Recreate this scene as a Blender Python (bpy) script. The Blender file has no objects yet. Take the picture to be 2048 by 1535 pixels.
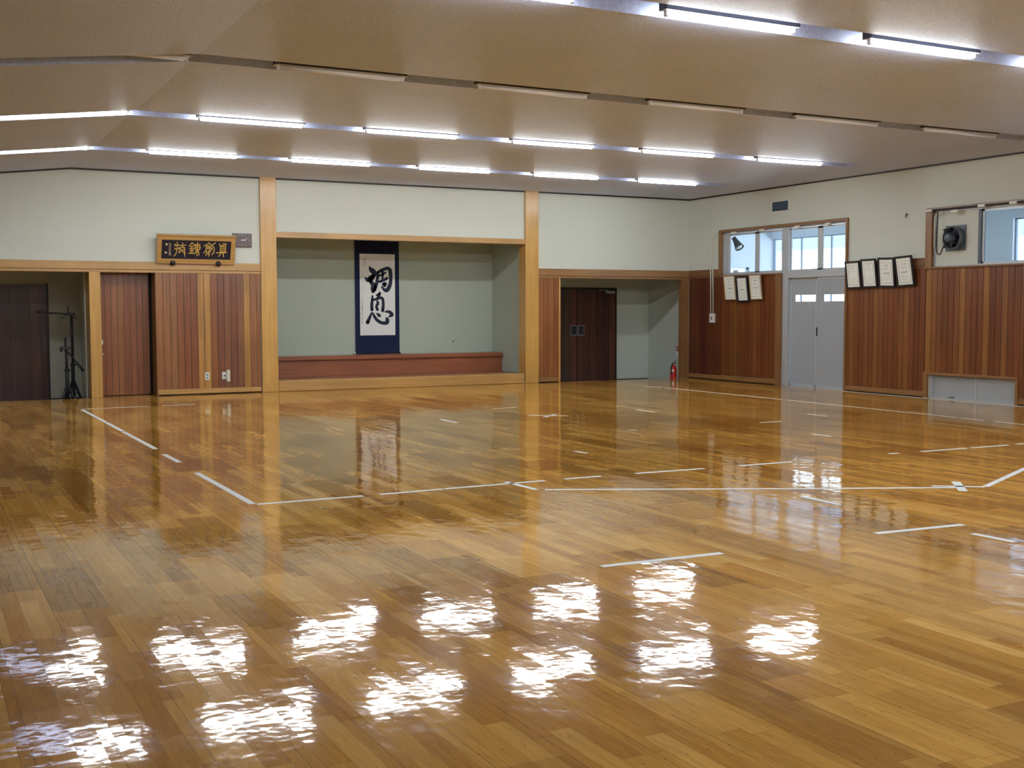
import bpy, bmesh, math, random
from mathutils import Vector, Matrix

random.seed(7)
SC = bpy.context.scene
COL = SC.collection

# ------------------------------------------------------------------ room dimensions (metres)
D = 18.53            # front plane of the back wall
W = 13.504           # face of the right-hand wall
ZC = 3.45            # flat ceiling
RX = 2.217           # crease where the ceiling starts to slope
SL = 0.12            # slope of the left part
LX = -5.0            # left wall
FY = -4.0            # wall behind the camera
NB = 20.2            # back of the two lobbies
AB = 20.06           # back of the alcove
NZ = -0.15           # lobby floor level
ROWS = [16.17, 13.13, 10.07, 7.0, 3.95, 0.9]
CX = 15.6            # far wall of the corridor

# ------------------------------------------------------------------ helpers
def tag(o, label=None, cat=None, group=None, kind=None):
    if label: o['label'] = label
    if cat: o['category'] = cat
    if group: o['group'] = group
    if kind: o['kind'] = kind
    return o

def empty(name, loc, rot=(0, 0, 0)):
    o = bpy.data.objects.new(name, None)
    o.empty_display_size = 0.1
    COL.objects.link(o)
    o.location = loc
    o.rotation_euler = rot
    return o

class MB:
    def __init__(s):
        s.v = []; s.f = []; s.c = []; s.sm = []
    def add(s, vs, fs, col=None, smooth=False):
        b = len(s.v)
        s.v += [tuple(p) for p in vs]
        for f in fs:
            s.f.append(tuple(b + i for i in f)); s.c.append(col); s.sm.append(smooth)
        return s
    def box(s, x0, x1, y0, y1, z0, z1, col=None):
        if x0 > x1: x0, x1 = x1, x0
        if y0 > y1: y0, y1 = y1, y0
        if z0 > z1: z0, z1 = z1, z0
        v = [(x0,y0,z0),(x1,y0,z0),(x1,y1,z0),(x0,y1,z0),(x0,y0,z1),(x1,y0,z1),(x1,y1,z1),(x0,y1,z1)]
        f = [(0,3,2,1),(4,5,6,7),(0,1,5,4),(1,2,6,5),(2,3,7,6),(3,0,4,7)]
        return s.add(v, f, col)
    def quad(s, a, b, c, d, col=None):
        return s.add([a,b,c,d], [(0,1,2,3)], col)
    def tube(s, pts, r, n=10, cap=True, col=None):
        pts = [Vector(p) for p in pts]
        rs = r if isinstance(r, (list, tuple)) else [r]*len(pts)
        vs = []; fs = []
        up = None
        for i, p in enumerate(pts):
            a = pts[max(i-1,0)]; b = pts[min(i+1,len(pts)-1)]
            t = (b-a).normalized()
            if up is None:
                up = Vector((0,0,1)) if abs(t.z) < 0.9 else Vector((1,0,0))
            e = t.cross(up); 
            if e.length < 1e-5: e = t.cross(Vector((0,1,0)))
            e.normalize(); g = e.cross(t).normalized(); up = g
            for k in range(n):
                w = 2*math.pi*k/n
                vs.append(p + rs[i]*(math.cos(w)*e + math.sin(w)*g))
        for i in range(len(pts)-1):
            for k in range(n):
                k2 = (k+1) % n
                fs.append((i*n+k, (i+1)*n+k, (i+1)*n+k2, i*n+k2))
        s.add(vs, fs, col, True)
        if cap:
            m = len(pts)-1
            s.add(vs[:n], [tuple(range(n))], col)
            s.add(vs[m*n:], [tuple(reversed(range(n)))], col)
        return s
    def lathe(s, prof, c=(0,0,0), axis='z', n=20, col=None):
        # prof: list of (radius, height)
        vs = []; fs = []
        for r, h in prof:
            for k in range(n):
                w = 2*math.pi*k/n
                a, b = r*math.cos(w), r*math.sin(w)
                p = {'z': (a,b,h), 'x': (h,a,b), 'y': (b,h,a)}[axis]
                vs.append((p[0]+c[0], p[1]+c[1], p[2]+c[2]))
        for i in range(len(prof)-1):
            for k in range(n):
                k2 = (k+1) % n
                fs.append((i*n+k, i*n+k2, (i+1)*n+k2, (i+1)*n+k))
        return s.add(vs, fs, col, True)
    def ring(s, c, R, r, axis='x', n=28, m=8):
        vs=[]; fs=[]
        for i in range(n):
            a=2*math.pi*i/n
            for j in range(m):
                b=2*math.pi*j/m
                rad=R+r*math.cos(b); h=r*math.sin(b)
                p={'z':(rad*math.cos(a),rad*math.sin(a),h),'x':(h,rad*math.cos(a),rad*math.sin(a)),'y':(rad*math.sin(a),h,rad*math.cos(a))}[axis]
                vs.append((p[0]+c[0],p[1]+c[1],p[2]+c[2]))
        for i in range(n):
            for j in range(m):
                fs.append((i*m+j,((i+1)%n)*m+j,((i+1)%n)*m+(j+1)%m,i*m+(j+1)%m))
        return s.add(vs,fs,None,True)
    def build(s, name, mat, parent=None, local=False, bevel=0, seg=2):
        off = Vector((0,0,0))
        if parent is not None and not local:
            q = parent
            while q is not None:
                off += q.location; q = q.parent
        me = bpy.data.meshes.new(name)
        me.from_pydata([tuple(Vector(p)-off) for p in s.v], [], s.f)
        if any(c is not None for c in s.c):
            at = me.color_attributes.new('board', 'FLOAT_COLOR', 'CORNER')
            for p in me.polygons:
                c = s.c[p.index] or (1,1,1)
                for li in p.loop_indices:
                    at.data[li].color = (c[0], c[1], c[2], 1)
        for p in me.polygons:
            p.use_smooth = s.sm[p.index]
        bm = bmesh.new(); bm.from_mesh(me)
        bmesh.ops.remove_doubles(bm, verts=bm.verts, dist=1e-6)
        bmesh.ops.recalc_face_normals(bm, faces=bm.faces)
        bm.to_mesh(me); bm.free()
        me.materials.append(mat)
        o = bpy.data.objects.new(name, me)
        COL.objects.link(o)
        if parent is not None: o.parent = parent
        if bevel:
            m = o.modifiers.new('Bevel', 'BEVEL'); m.width = bevel; m.segments = seg
            m.limit_method = 'ANGLE'; m.angle_limit = math.radians(40)
        return o

def B(*a, **k): return MB().box(*a, **k)

def structure(name, mb, mat, parent=None, **k):
    o = mb.build(name, mat, parent, **k)
    if parent is None: o['kind'] = 'structure'
    return o

def copy_thing(root, loc, label=None, group=None):
    r = root.copy(); COL.objects.link(r); r.location = loc
    if label: r['label'] = label
    if group: r['group'] = group
    for ch in list(root.children):
        c = ch.copy(); COL.objects.link(c); c.parent = r
        for g in list(ch.children):
            d = g.copy(); COL.objects.link(d); d.parent = c
    return r

# ------------------------------------------------------------------ materials
def new_mat(name):
    m = bpy.data.materials.new(name); m.use_nodes = True
    nt = m.node_tree; nt.nodes.clear()
    out = nt.nodes.new('ShaderNodeOutputMaterial')
    return m, nt, out

def nd(nt, typ, ins=None, **props):
    n = nt.nodes.new(typ)
    for k, v in props.items(): setattr(n, k, v)
    for k, v in (ins or {}).items():
        if isinstance(v, bpy.types.NodeSocket): nt.links.new(v, n.inputs[k])
        else: n.inputs[k].default_value = v
    return n

def math_(nt, op, a, b=None, c=None):
    n = nt.nodes.new('ShaderNodeMath'); n.operation = op
    for i, v in enumerate((a, b, c)):
        if v is None: continue
        if isinstance(v, bpy.types.NodeSocket): nt.links.new(v, n.inputs[i])
        else: n.inputs[i].default_value = v
    return n.outputs[0]

def mixc(nt, fac, a, b, mode='MIX'):
    n = nt.nodes.new('ShaderNodeMix'); n.data_type = 'RGBA'; n.blend_type = mode
    for i, v in ((0, fac), (6, a), (7, b)):
        if isinstance(v, bpy.types.NodeSocket): nt.links.new(v, n.inputs[i])
        else: n.inputs[i].default_value = v if i == 0 else (*v[:3], 1)
    return n.outputs[2]

def ramp(nt, fac, stops, interp='LINEAR'):
    n = nt.nodes.new('ShaderNodeValToRGB'); r = n.color_ramp; r.interpolation = interp
    while len(r.elements) < len(stops): r.elements.new(0.5)
    for e, (p, c) in zip(r.elements, stops):
        e.position = p; e.color = (*c[:3], 1)
    nt.links.new(fac, n.inputs[0])
    return n.outputs[0]

def simple(name, col, rough=0.5, metal=0.0, noise=0.0, nscale=8.0, bump=0.0, bscale=60.0, coat=0.0, spec=0.5):
    m, nt, out = new_mat(name)
    b = nd(nt, 'ShaderNodeBsdfPrincipled', {'Roughness': rough, 'Metallic': metal, 'Coat Weight': coat, 'Specular IOR Level': spec})
    b.inputs['Base Color'].default_value = (*col, 1)
    pos = nd(nt, 'ShaderNodeNewGeometry').outputs['Position']
    if noise:
        t = nd(nt, 'ShaderNodeTexNoise', {'Vector': pos, 'Scale': nscale, 'Detail': 4.0})
        c = mixc(nt, t.outputs['Fac'], tuple(x*(1-noise) for x in col), tuple(min(1, x*(1+noise)) for x in col))
        nt.links.new(c, b.inputs['Base Color'])
    if bump:
        t = nd(nt, 'ShaderNodeTexNoise', {'Vector': pos, 'Scale': bscale, 'Detail': 3.0})
        bn = nd(nt, 'ShaderNodeBump', {'Height': t.outputs['Fac'], 'Strength': bump, 'Distance': 0.01})
        nt.links.new(bn.outputs[0], b.inputs['Normal'])
    nt.links.new(b.outputs[0], out.inputs[0])
    return m

def grain_wood(name, c0, c1, direction='z', rough=0.3, coat=0.3, attr=False, dark=0.75):
    """streaky wood; direction = world axis along which the grain runs"""
    m, nt, out = new_mat(name)
    pos = nd(nt, 'ShaderNodeNewGeometry').outputs['Position']
    s = {'x': (1.2, 30, 30), 'y': (30, 1.2, 30), 'z': (30, 30, 1.2)}[direction]
    v = nd(nt, 'ShaderNodeVectorMath', {0: pos, 1: s}, operation='MULTIPLY').outputs[0]
    t = nd(nt, 'ShaderNodeTexNoise', {'Vector': v, 'Scale': 1.0, 'Detail': 5.0, 'Distortion': 0.6})
    t2 = nd(nt, 'ShaderNodeTexNoise', {'Vector': pos, 'Scale': 1.7, 'Detail': 2.0})
    b = nd(nt, 'ShaderNodeBsdfPrincipled', {'Roughness': rough, 'Coat Weight': coat, 'Coat Roughness': 0.2})
    if attr:
        a = nd(nt, 'ShaderNodeAttribute', attribute_name='board').outputs['Color']
        hi = 1.0 if dark > 0.65 else 0.74
        f = ramp(nt, t.outputs['Fac'], [(0.3, (dark, dark*(0.9 if hi < 1 else 1), dark*(0.88 if hi < 1 else 1))), (0.7, (hi, hi*(0.87 if hi < 1 else 1), hi*(0.84 if hi < 1 else 1)))])
        c = mixc(nt, 1.0, a, f, 'MULTIPLY')
    else:
        c = ramp(nt, t.outputs['Fac'], [(0.3, c0), (0.7, c1)])
    f2 = ramp(nt, t2.outputs['Fac'], [(0.3, (0.88,)*3), (0.7, (1.08,)*3)])
    c = mixc(nt, 1.0, c, f2, 'MULTIPLY')
    nt.links.new(c, b.inputs['Base Color'])
    bn = nd(nt, 'ShaderNodeBump', {'Height': t.outputs['Fac'], 'Strength': 0.08, 'Distance': 0.004})
    nt.links.new(bn.outputs[0], b.inputs['Normal'])
    nt.links.new(b.outputs[0], out.inputs[0])
    return m

def floor_material():
    m, nt, out = new_mat('varnished_strip_floor')
    pos = nd(nt, 'ShaderNodeNewGeometry').outputs['Position']
    sep = nd(nt, 'ShaderNodeSeparateXYZ', {0: pos})
    x, y = sep.outputs[0], sep.outputs[1]
    u = math_(nt, 'DIVIDE', math_(nt, 'ADD', x, 10.0 - 0.0345), 0.0786)
    iu = math_(nt, 'FLOOR', u); fu = math_(nt, 'FRACT', u)
    r1 = nd(nt, 'ShaderNodeTexWhiteNoise', {'W': iu}, noise_dimensions='1D').outputs['Value']
    v = math_(nt, 'DIVIDE', math_(nt, 'ADD', math_(nt, 'ADD', y, 20.0), math_(nt, 'MULTIPLY', r1, 7.0)), 0.62)
    iv = math_(nt, 'FLOOR', v); fv = math_(nt, 'FRACT', v)
    cv = nd(nt, 'ShaderNodeCombineXYZ', {0: iu, 1: iv}).outputs[0]
    wn = nd(nt, 'ShaderNodeTexWhiteNoise', {'Vector': cv}, noise_dimensions='2D')
    base = ramp(nt, wn.outputs['Value'], [(0.0, (0.41, 0.190, 0.030)), (0.25, (0.475, 0.237, 0.041)), (0.6, (0.525, 0.276, 0.052)),
                                          (0.85, (0.58, 0.318, 0.068)), (1.0, (0.62, 0.355, 0.086))])
    pu = math_(nt, 'FLOOR', math_(nt, 'ADD', math_(nt, 'DIVIDE', u, 3.0), 0.5))
    rp = nd(nt, 'ShaderNodeTexWhiteNoise', {'W': pu}, noise_dimensions='1D').outputs['Value']
    pv = math_(nt, 'FLOOR', math_(nt, 'ADD', math_(nt, 'DIVIDE', y, 0.91), math_(nt, 'MULTIPLY', rp, 2.0)))
    pc = nd(nt, 'ShaderNodeCombineXYZ', {0: pu, 1: pv, 2: 3.7}).outputs[0]
    pn = nd(nt, 'ShaderNodeTexWhiteNoise', {'Vector': pc}, noise_dimensions='3D')
    base = mixc(nt, 1.0, base, ramp(nt, pn.outputs['Value'], [(0.0, (0.66, 0.61, 0.52)), (0.5, (0.97, 0.96, 0.95)), (1.0, (1.14, 1.16, 1.20))]), 'MULTIPLY')
    gv = nd(nt, 'ShaderNodeVectorMath', {0: pos, 1: (55, 5, 1)}, operation='MULTIPLY').outputs[0]
    gv = nd(nt, 'ShaderNodeVectorMath', {0: gv, 1: wn.outputs['Color']}, operation='ADD').outputs[0]
    g = nd(nt, 'ShaderNodeTexNoise', {'Vector': gv, 'Scale': 1.0, 'Detail': 4.0, 'Distortion': 1.0}).outputs['Fac']
    base = mixc(nt, 1.0, base, ramp(nt, g, [(0.25, (0.80,)*3), (0.7, (1.12,)*3)]), 'MULTIPLY')
    big = nd(nt, 'ShaderNodeTexNoise', {'Vector': pos, 'Scale': 0.45, 'Detail': 3.0}).outputs['Fac']
    base = mixc(nt, 1.0, base, ramp(nt, big, [(0.3, (0.86, 0.84, 0.80)), (0.7, (1.06, 1.06, 1.06))]), 'MULTIPLY')
    # seams
    e1 = math_(nt, 'ABSOLUTE', math_(nt, 'SUBTRACT', fu, 0.5))
    s1 = math_(nt, 'GREATER_THAN', e1, 0.485)
    e2 = math_(nt, 'ABSOLUTE', math_(nt, 'SUBTRACT', fv, 0.5))
    s2 = math_(nt, 'GREATER_THAN', e2, 0.4978)
    seam = math_(nt, 'MAXIMUM', s1, s2)
    third = math_(nt, 'LESS_THAN', math_(nt, 'ABSOLUTE', math_(nt, 'SUBTRACT', math_(nt, 'FRACT', math_(nt, 'DIVIDE', u, 3.0)), 0.5)), 0.007)
    seamk = math_(nt, 'MAXIMUM', math_(nt, 'MULTIPLY', seam, 0.35), math_(nt, 'MULTIPLY', third, 0.5))
    base = mixc(nt, seamk, base, (0.06, 0.03, 0.01))
    # nail plugs, one per strip every 29 cm
    py = math_(nt, 'FRACT', math_(nt, 'ADD', math_(nt, 'DIVIDE', y, 0.288), 10.907))
    dx = math_(nt, 'MULTIPLY', math_(nt, 'SUBTRACT', fu, 0.5), 0.0786)
    dy = math_(nt, 'MULTIPLY', math_(nt, 'SUBTRACT', py, 0.5), 0.288)
    dd = math_(nt, 'SQRT', math_(nt, 'ADD', math_(nt, 'MULTIPLY', dx, dx), math_(nt, 'MULTIPLY', dy, dy)))
    dot = math_(nt, 'LESS_THAN', dd, 0.0038)
    base = mixc(nt, math_(nt, 'MULTIPLY', dot, 0.6), base, (0.045, 0.02, 0.008))
    # varnish relief
    n1 = nd(nt, 'ShaderNodeTexNoise', {'Vector': pos, 'Scale': 9.0, 'Detail': 2.0}).outputs['Fac']
    n2 = nd(nt, 'ShaderNodeTexNoise', {'Vector': pos, 'Scale': 38.0, 'Detail': 3.0, 'Roughness': 0.6}).outputs['Fac']
    h = math_(nt, 'ADD', math_(nt, 'MULTIPLY', n1, FB1), math_(nt, 'MULTIPLY', n2, FB2))
    h = math_(nt, 'SUBTRACT', h, math_(nt, 'MULTIPLY', seam, 0.00025))
    bn = nd(nt, 'ShaderNodeBump', {'Height': h, 'Strength': 1.0, 'Distance': 1.0}).outputs[0]
    tl = nd(nt, 'ShaderNodeVectorMath', {0: wn.outputs['Color'], 1: (0.5, 0.5, 0.5)}, operation='SUBTRACT').outputs[0]
    tl = nd(nt, 'ShaderNodeVectorMath', {0: tl, 1: (FT, FT, 0.0)}, operation='MULTIPLY').outputs[0]
    tp = nd(nt, 'ShaderNodeVectorMath', {0: pn.outputs['Color'], 1: (0.5, 0.5, 0.5)}, operation='SUBTRACT').outputs[0]
    tp = nd(nt, 'ShaderNodeVectorMath', {0: tp, 1: (FP, FP, 0.0)}, operation='MULTIPLY').outputs[0]
    nn = nd(nt, 'ShaderNodeVectorMath', {0: bn, 1: tl}, operation='ADD').outputs[0]
    nn = nd(nt, 'ShaderNodeVectorMath', {0: nn, 1: tp}, operation='ADD').outputs[0]
    nn = nd(nt, 'ShaderNodeVectorMath', {0: nn}, operation='NORMALIZE').outputs[0]
    rn = nd(nt, 'ShaderNodeTexNoise', {'Vector': pos, 'Scale': 3.0, 'Detail': 5.0}).outputs['Fac']
    rough = math_(nt, 'ADD', math_(nt, 'MULTIPLY', rn, 0.07), FR)
    b = nd(nt, 'ShaderNodeBsdfPrincipled', {'Base Color': base, 'Roughness': rough, 'Normal': nn, 'IOR': 1.52,
                                             'Specular IOR Level': 0.0,
                                             'Coat Weight': 0.9, 'Coat Roughness': 0.055, 'Coat IOR': 1.58, 'Coat Normal': nn})
    nt.links.new(b.outputs[0], out.inputs[0])
    return m
FB1, FB2, FT, FR, FP = 0.0012, 0.00007, 0.009, 0.19, 0.008

def emission(name, col, strength):
    m, nt, out = new_mat(name)
    e = nd(nt, 'ShaderNodeEmission', {'Strength': strength}); e.inputs[0].default_value = (*col, 1)
    nt.links.new(e.outputs[0], out.inputs[0])
    return m

def glass_material(name, tint=(0.93, 0.97, 1.0)):
    m, nt, out = new_mat(name)
    t = nd(nt, 'ShaderNodeBsdfTransparent'); t.inputs[0].default_value = (*tint, 1)
    g = nd(nt, 'ShaderNodeBsdfGlossy', {'Roughness': 0.02})
    lw = nd(nt, 'ShaderNodeLayerWeight', {'Blend': 0.5}).outputs['Facing']
    f = math_(nt, 'ADD', math_(nt, 'MULTIPLY', math_(nt, 'POWER', lw, 5.0), 0.9), 0.03)
    mx = nd(nt, 'ShaderNodeMixShader', {0: f, 1: t.outputs[0], 2: g.outputs[0]})
    nt.links.new(mx.outputs[0], out.inputs[0])
    return m

def ceiling_material():
    m, nt, out = new_mat('stucco_ceiling')
    pos = nd(nt, 'ShaderNodeNewGeometry').outputs['Position']
    t = nd(nt, 'ShaderNodeTexNoise', {'Vector': pos, 'Scale': 45.0, 'Detail': 4.0, 'Roughness': 0.6}).outputs['Fac']
    t2 = nd(nt, 'ShaderNodeTexNoise', {'Vector': pos, 'Scale': 1.1, 'Detail': 3.0}).outputs['Fac']
    c = mixc(nt, t2, (0.575, 0.655, 0.88), (0.65, 0.735, 0.97))
    c = mixc(nt, 1.0, c, ramp(nt, t, [(0.35, (0.86,)*3), (0.65, (1.06,)*3)]), 'MULTIPLY')
    bn = nd(nt, 'ShaderNodeBump', {'Height': t, 'Strength': 1.0, 'Distance': 0.006}).outputs[0]
    b = nd(nt, 'ShaderNodeBsdfPrincipled', {'Base Color': c, 'Roughness': 0.55, 'Normal': bn, 'Specular IOR Level': 0.3})
    nt.links.new(b.outputs[0], out.inputs[0])
    return m

M = {}
LAMP_W = 17.0
SIDE_W = 6.5
M['floor'] = floor_material()
M['ceiling'] = ceiling_material()
M['plaster'] = simple('cream_plaster', (0.61, 0.64, 0.57), 0.85, noise=0.05, nscale=1.3, bump=0.15, bscale=90)
M['plaster_alcove'] = simple('sage_plaster', (0.44, 0.505, 0.43), 0.85, noise=0.05, nscale=1.5, bump=0.2, bscale=120)
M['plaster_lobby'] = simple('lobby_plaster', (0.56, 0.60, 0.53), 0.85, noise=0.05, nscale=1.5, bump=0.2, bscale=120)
M['gold_v'] = grain_wood('golden_wood_upright', (0.50, 0.275, 0.066), (0.61, 0.355, 0.10), 'z', 0.32, 0.35)
M['gold_x'] = grain_wood('golden_wood_rail', (0.42, 0.235, 0.07), (0.53, 0.31, 0.105), 'x', 0.35, 0.3)
M['brown_x'] = grain_wood('brown_wood_rail', (0.25, 0.125, 0.042), (0.34, 0.18, 0.065), 'x', 0.35, 0.3)
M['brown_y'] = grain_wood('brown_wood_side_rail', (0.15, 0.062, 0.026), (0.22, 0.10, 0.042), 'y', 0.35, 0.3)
M['brown_v'] = grain_wood('brown_wood_upright', (0.20, 0.095, 0.034), (0.28, 0.14, 0.05), 'z', 0.35, 0.3)
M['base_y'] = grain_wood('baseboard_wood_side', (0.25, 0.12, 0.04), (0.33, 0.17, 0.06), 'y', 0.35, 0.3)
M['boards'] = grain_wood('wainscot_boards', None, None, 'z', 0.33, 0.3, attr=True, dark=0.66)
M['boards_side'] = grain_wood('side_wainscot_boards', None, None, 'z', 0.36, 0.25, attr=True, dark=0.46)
M['red_x'] = grain_wood('red_brown_bench_wood', (0.26, 0.080, 0.034), (0.34, 0.115, 0.05), 'x', 0.4, 0.2)
M['dark_door'] = grain_wood('dark_door_wood', None, None, 'z', 0.4, 0.2, attr=True, dark=0.661)
M['black_trim'] = simple('black_brown_moulding', (0.018, 0.010, 0.008), 0.5)
M['black'] = simple('black_metal', (0.012, 0.012, 0.016), 0.45)
M['black_gap'] = simple('shadow_gap_black', (0.004, 0.003, 0.003), 0.9)
M['navy_lacquer'] = simple('navy_lacquer', (0.006, 0.006, 0.022), 0.4)
M['gold_leaf'] = simple('gold_leaf', (0.72, 0.48, 0.12), 0.4, metal=0.15)
M['pale_gold'] = simple('pale_gold_paint', (0.62, 0.50, 0.30), 0.5)
M['navy_cloth'] = simple('navy_brocade', (0.006, 0.013, 0.055), 0.9, noise=0.35, nscale=60)
M['plaster_lobby_left'] = simple('shaded_lobby_plaster', (0.54, 0.535, 0.44), 0.85, noise=0.08, nscale=1.5, bump=0.2, bscale=120)  # plaster darkened and warmed, putting the left recess's shade into its colour
M['paper'] = simple('white_paper', (0.80, 0.83, 0.82), 0.9, noise=0.02, nscale=3)
M['cert_paper'] = simple('certificate_paper', (0.88, 0.91, 0.86), 0.45, noise=0.02, nscale=5)
M['ink'] = simple('brush_ink', (0.008, 0.016, 0.045), 0.7)
M['print'] = simple('printed_ink', (0.09, 0.11, 0.09), 0.8)
M['print_pale'] = simple('pale_print', (0.35, 0.38, 0.30), 0.8)
M['white_plastic'] = simple('white_plastic', (0.72, 0.73, 0.70), 0.4)
M['ivory_plastic'] = simple('ivory_plastic', (0.62, 0.64, 0.55), 0.4)
M['red'] = simple('red_enamel', (0.50, 0.012, 0.010), 0.3, coat=0.5)
M['sign_red'] = simple('sign_red', (0.42, 0.015, 0.02), 0.5)
M['alu'] = simple('aluminium', (0.52, 0.56, 0.60), 0.42, metal=0.35, noise=0.03)
M['alu_dark'] = simple('dark_aluminium', (0.10, 0.12, 0.15), 0.5, metal=0.3)  # darker grey tone of aluminium
M['alu_mid'] = simple('weathered_aluminium', (0.26, 0.32, 0.40), 0.5)
M['grey_door'] = simple('grey_door_panel', (0.35, 0.385, 0.42), 0.5, noise=0.03, nscale=2)
M['grey_shutter'] = simple('grey_shutter_panel', (0.38, 0.405, 0.42), 0.5, noise=0.05, nscale=3)
M['vent'] = simple('blue_grey_grille', (0.09, 0.13, 0.19), 0.5)
M['fan_grey'] = simple('fan_grey_enamel', (0.10, 0.13, 0.16), 0.4, metal=0.2)
M['fan_dark'] = simple('fan_dark_steel', (0.03, 0.035, 0.055), 0.45, metal=0.3)
M['clock'] = simple('clock_brown_grey', (0.115, 0.085, 0.088), 0.4, noise=0.06, nscale=20)
M['glass'] = glass_material('window_glass')
M['fixture'] = simple('fixture_side_shaded', (0.055, 0.055, 0.075), 0.5)  # housing shade put into the colour: dark grey instead of white enamel
M['fixture_white'] = simple('fixture_white_enamel', (0.78, 0.78, 0.78), 0.4)
M['tube_off'] = simple('unlit_tube', (0.85, 0.83, 0.82), 0.3)
M['tube_on'] = emission('lit_tube', (0.95, 0.98, 1.0), 16.0)
M['tube_on'].cycles.emission_sampling = 'NONE'
LAMP = bpy.data.lights.new('tube_light', 'AREA'); LAMP.shape = 'RECTANGLE'; LAMP.size = 1.17; LAMP.size_y = .046
LAMP.color = (0.90, 0.955, 1.0); LAMP.energy = LAMP_W; LAMP.spread = math.pi
SIDE = bpy.data.lights.new('tube_side_light', 'AREA'); SIDE.shape = 'RECTANGLE'; SIDE.size = 1.17; SIDE.size_y = .030
SIDE.color = (0.93, 0.97, 1.0); SIDE.energy = SIDE_W
M['tape'] = simple('white_floor_tape', (0.62, 0.66, 0.68), 0.55)
M['chrome'] = simple('bright_metal', (0.75, 0.75, 0.73), 0.25, metal=1.0)
M['corridor'] = simple('corridor_wall_paint', (0.74, 0.78, 0.84), 0.9)
M['corridor_ceiling'] = simple('corridor_ceiling_board', (0.76, 0.81, 0.88), 0.9)
M['corridor_floor'] = simple('corridor_floor', (0.30, 0.26, 0.22), 0.5)
M['outside'] = simple('sunlit_white_wall', (0.85, 0.87, 0.88), 0.9)
M['ground'] = simple('pale_concrete', (0.5, 0.5, 0.48), 0.9)
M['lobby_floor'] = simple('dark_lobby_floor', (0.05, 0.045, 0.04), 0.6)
M['left_plaster'] = M['plaster']

# ------------------------------------------------------------------ shell: floor, ceiling, walls
fl = MB()
fl.box(LX, W+0.0, FY, D, -0.12, 0.0)
fl.box(2.44, 3.45, D, 18.95, -0.12, 0.0)
structure('floor', fl, M['floor'])

def zceil(x): return ZC if x >= RX else ZC - SL*(RX-x)
cl = MB()
edges = [FY-0.1]
HW = 0.165
CH_END = 12.58
for yr in sorted(ROWS): edges += [yr-HW, yr+HW]
edges.append(D+0.1)
XR = W+0.1
for i in range(len(edges)-1):
    y0, y1 = edges[i], edges[i+1]
    if i % 2 == 0:
        cl.quad((LX-.1,y0,zceil(LX-.1)),(RX,y0,ZC),(RX,y1,ZC),(LX-.1,y1,zceil(LX-.1)))
        cl.quad((RX,y0,ZC),(XR,y0,ZC),(XR,y1,ZC),(RX,y1,ZC))
    else:
        # recessed lighting channel
        T = ZC+0.17
        cl.quad((CH_END,y0,ZC),(XR,y0,ZC),(XR,y1,ZC),(CH_END,y1,ZC))
        cl.quad((LX-.1,y0,T),(CH_END,y0,T),(CH_END,y1,T),(LX-.1,y1,T))
        cl.quad((CH_END,y0,ZC),(CH_END,y1,ZC),(CH_END,y1,T),(CH_END,y0,T))
        for yy in (y0, y1):
            cl.add([(LX-.1,yy,zceil(LX-.1)),(RX,yy,ZC),(CH_END,yy,ZC),(CH_END,yy,T),(LX-.1,yy,T)], [(0,1,2,3,4)])
co = structure('ceiling', cl, M['ceiling'])

TOPZ = 3.75
wb = MB()      # back wall, plaster face at D
def sloped(mb, x0, x1, y0, y1, z0):
    mb.box(x0, x1, y0, y1, z0, TOPZ)
sloped(wb, LX-.1, 5.08, D, 18.75, 2.0)
wb.box(5.32, 9.89, D, 18.75, 2.55, TOPZ)
wb.box(10.15, W+.2, D, 18.75, 2.0, TOPZ)
wb.box(LX-.1, 0.2, D, 18.75, -0.2, 2.0)
wb.box(3.44, 5.08, D+0.012, 18.75, -0.1, 2.0)
wb.box(10.17, 10.61, D+0.012, 18.75, -0.1, 2.0)
wb.box(2.43, 3.45, 18.95, 19.1, -0.1, 2.3)
wb.box(3.44, 3.6, 18.7, 19.0, -0.1, 2.3)
structure('wall_back', wb, M['plaster'])

wl = B(LX-.2, LX, FY-.2, D+.2, -0.2, TOPZ)
structure('wall_left', wl, M['plaster'])
wf = B(LX-.2, W+.3, FY-.2, FY, -0.2, TOPZ)
structure('wall_front', wf, M['plaster'])

wr = MB()
X0, X1 = W, 13.70
wr.box(X0, X1, 17.50, 18.75, -0.1, TOPZ)
wr.box(X0, X1, 14.235, 17.50, 2.765, TOPZ)
wr.box(X0, X1, 15.84, 17.50, -0.1, 1.945)
wr.box(X0, X1, 12.49, 14.235, -0.1, TOPZ)
wr.box(X0, X1, 9.60, 12.49, 2.79, TOPZ)
wr.box(X0, X1, 9.60, 12.49, 0.365, 1.93)
wr.box(X0, X1, 9.60, 10.92, -0.1, 0.365)
wr.box(X0, X1, FY-.2, 9.60, -0.1, TOPZ)
structure('wall_right', wr, M['plaster'])

# lobbies (left and right recesses) and alcove
def recess(name, x0, x1, yb, z0, z1, mat, yf=18.75, floor=True):
    m = MB()
    m.quad((x0,yf,z0),(x0,yb,z0),(x0,yb,z1),(x0,yf,z1))
    m.quad((x1,yf,z0),(x1,yf,z1),(x1,yb,z1),(x1,yb,z0))
    m.quad((x0,yb,z0),(x1,yb,z0),(x1,yb,z1),(x0,yb,z1))
    m.quad((x0,yf-.02,z1),(x0,yb,z1),(x1,yb,z1),(x1,yf-.02,z1))
    return structure(name, m, mat)
recess('wall_lobby_left', 0.2, 2.52, NB, -0.3, 2.25, M['plaster_lobby_left'])
recess('wall_lobby_right', 10.62, X1, NB, -0.3, 2.25, M['plaster_lobby'])
recess('wall_alcove', 5.2, 10.0, AB, -0.1, 2.72, M['plaster_alcove'])
structure('floor_lobby_left', B(0.2, 2.52, D, NB, NZ-.05, NZ), M['lobby_floor'])
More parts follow.
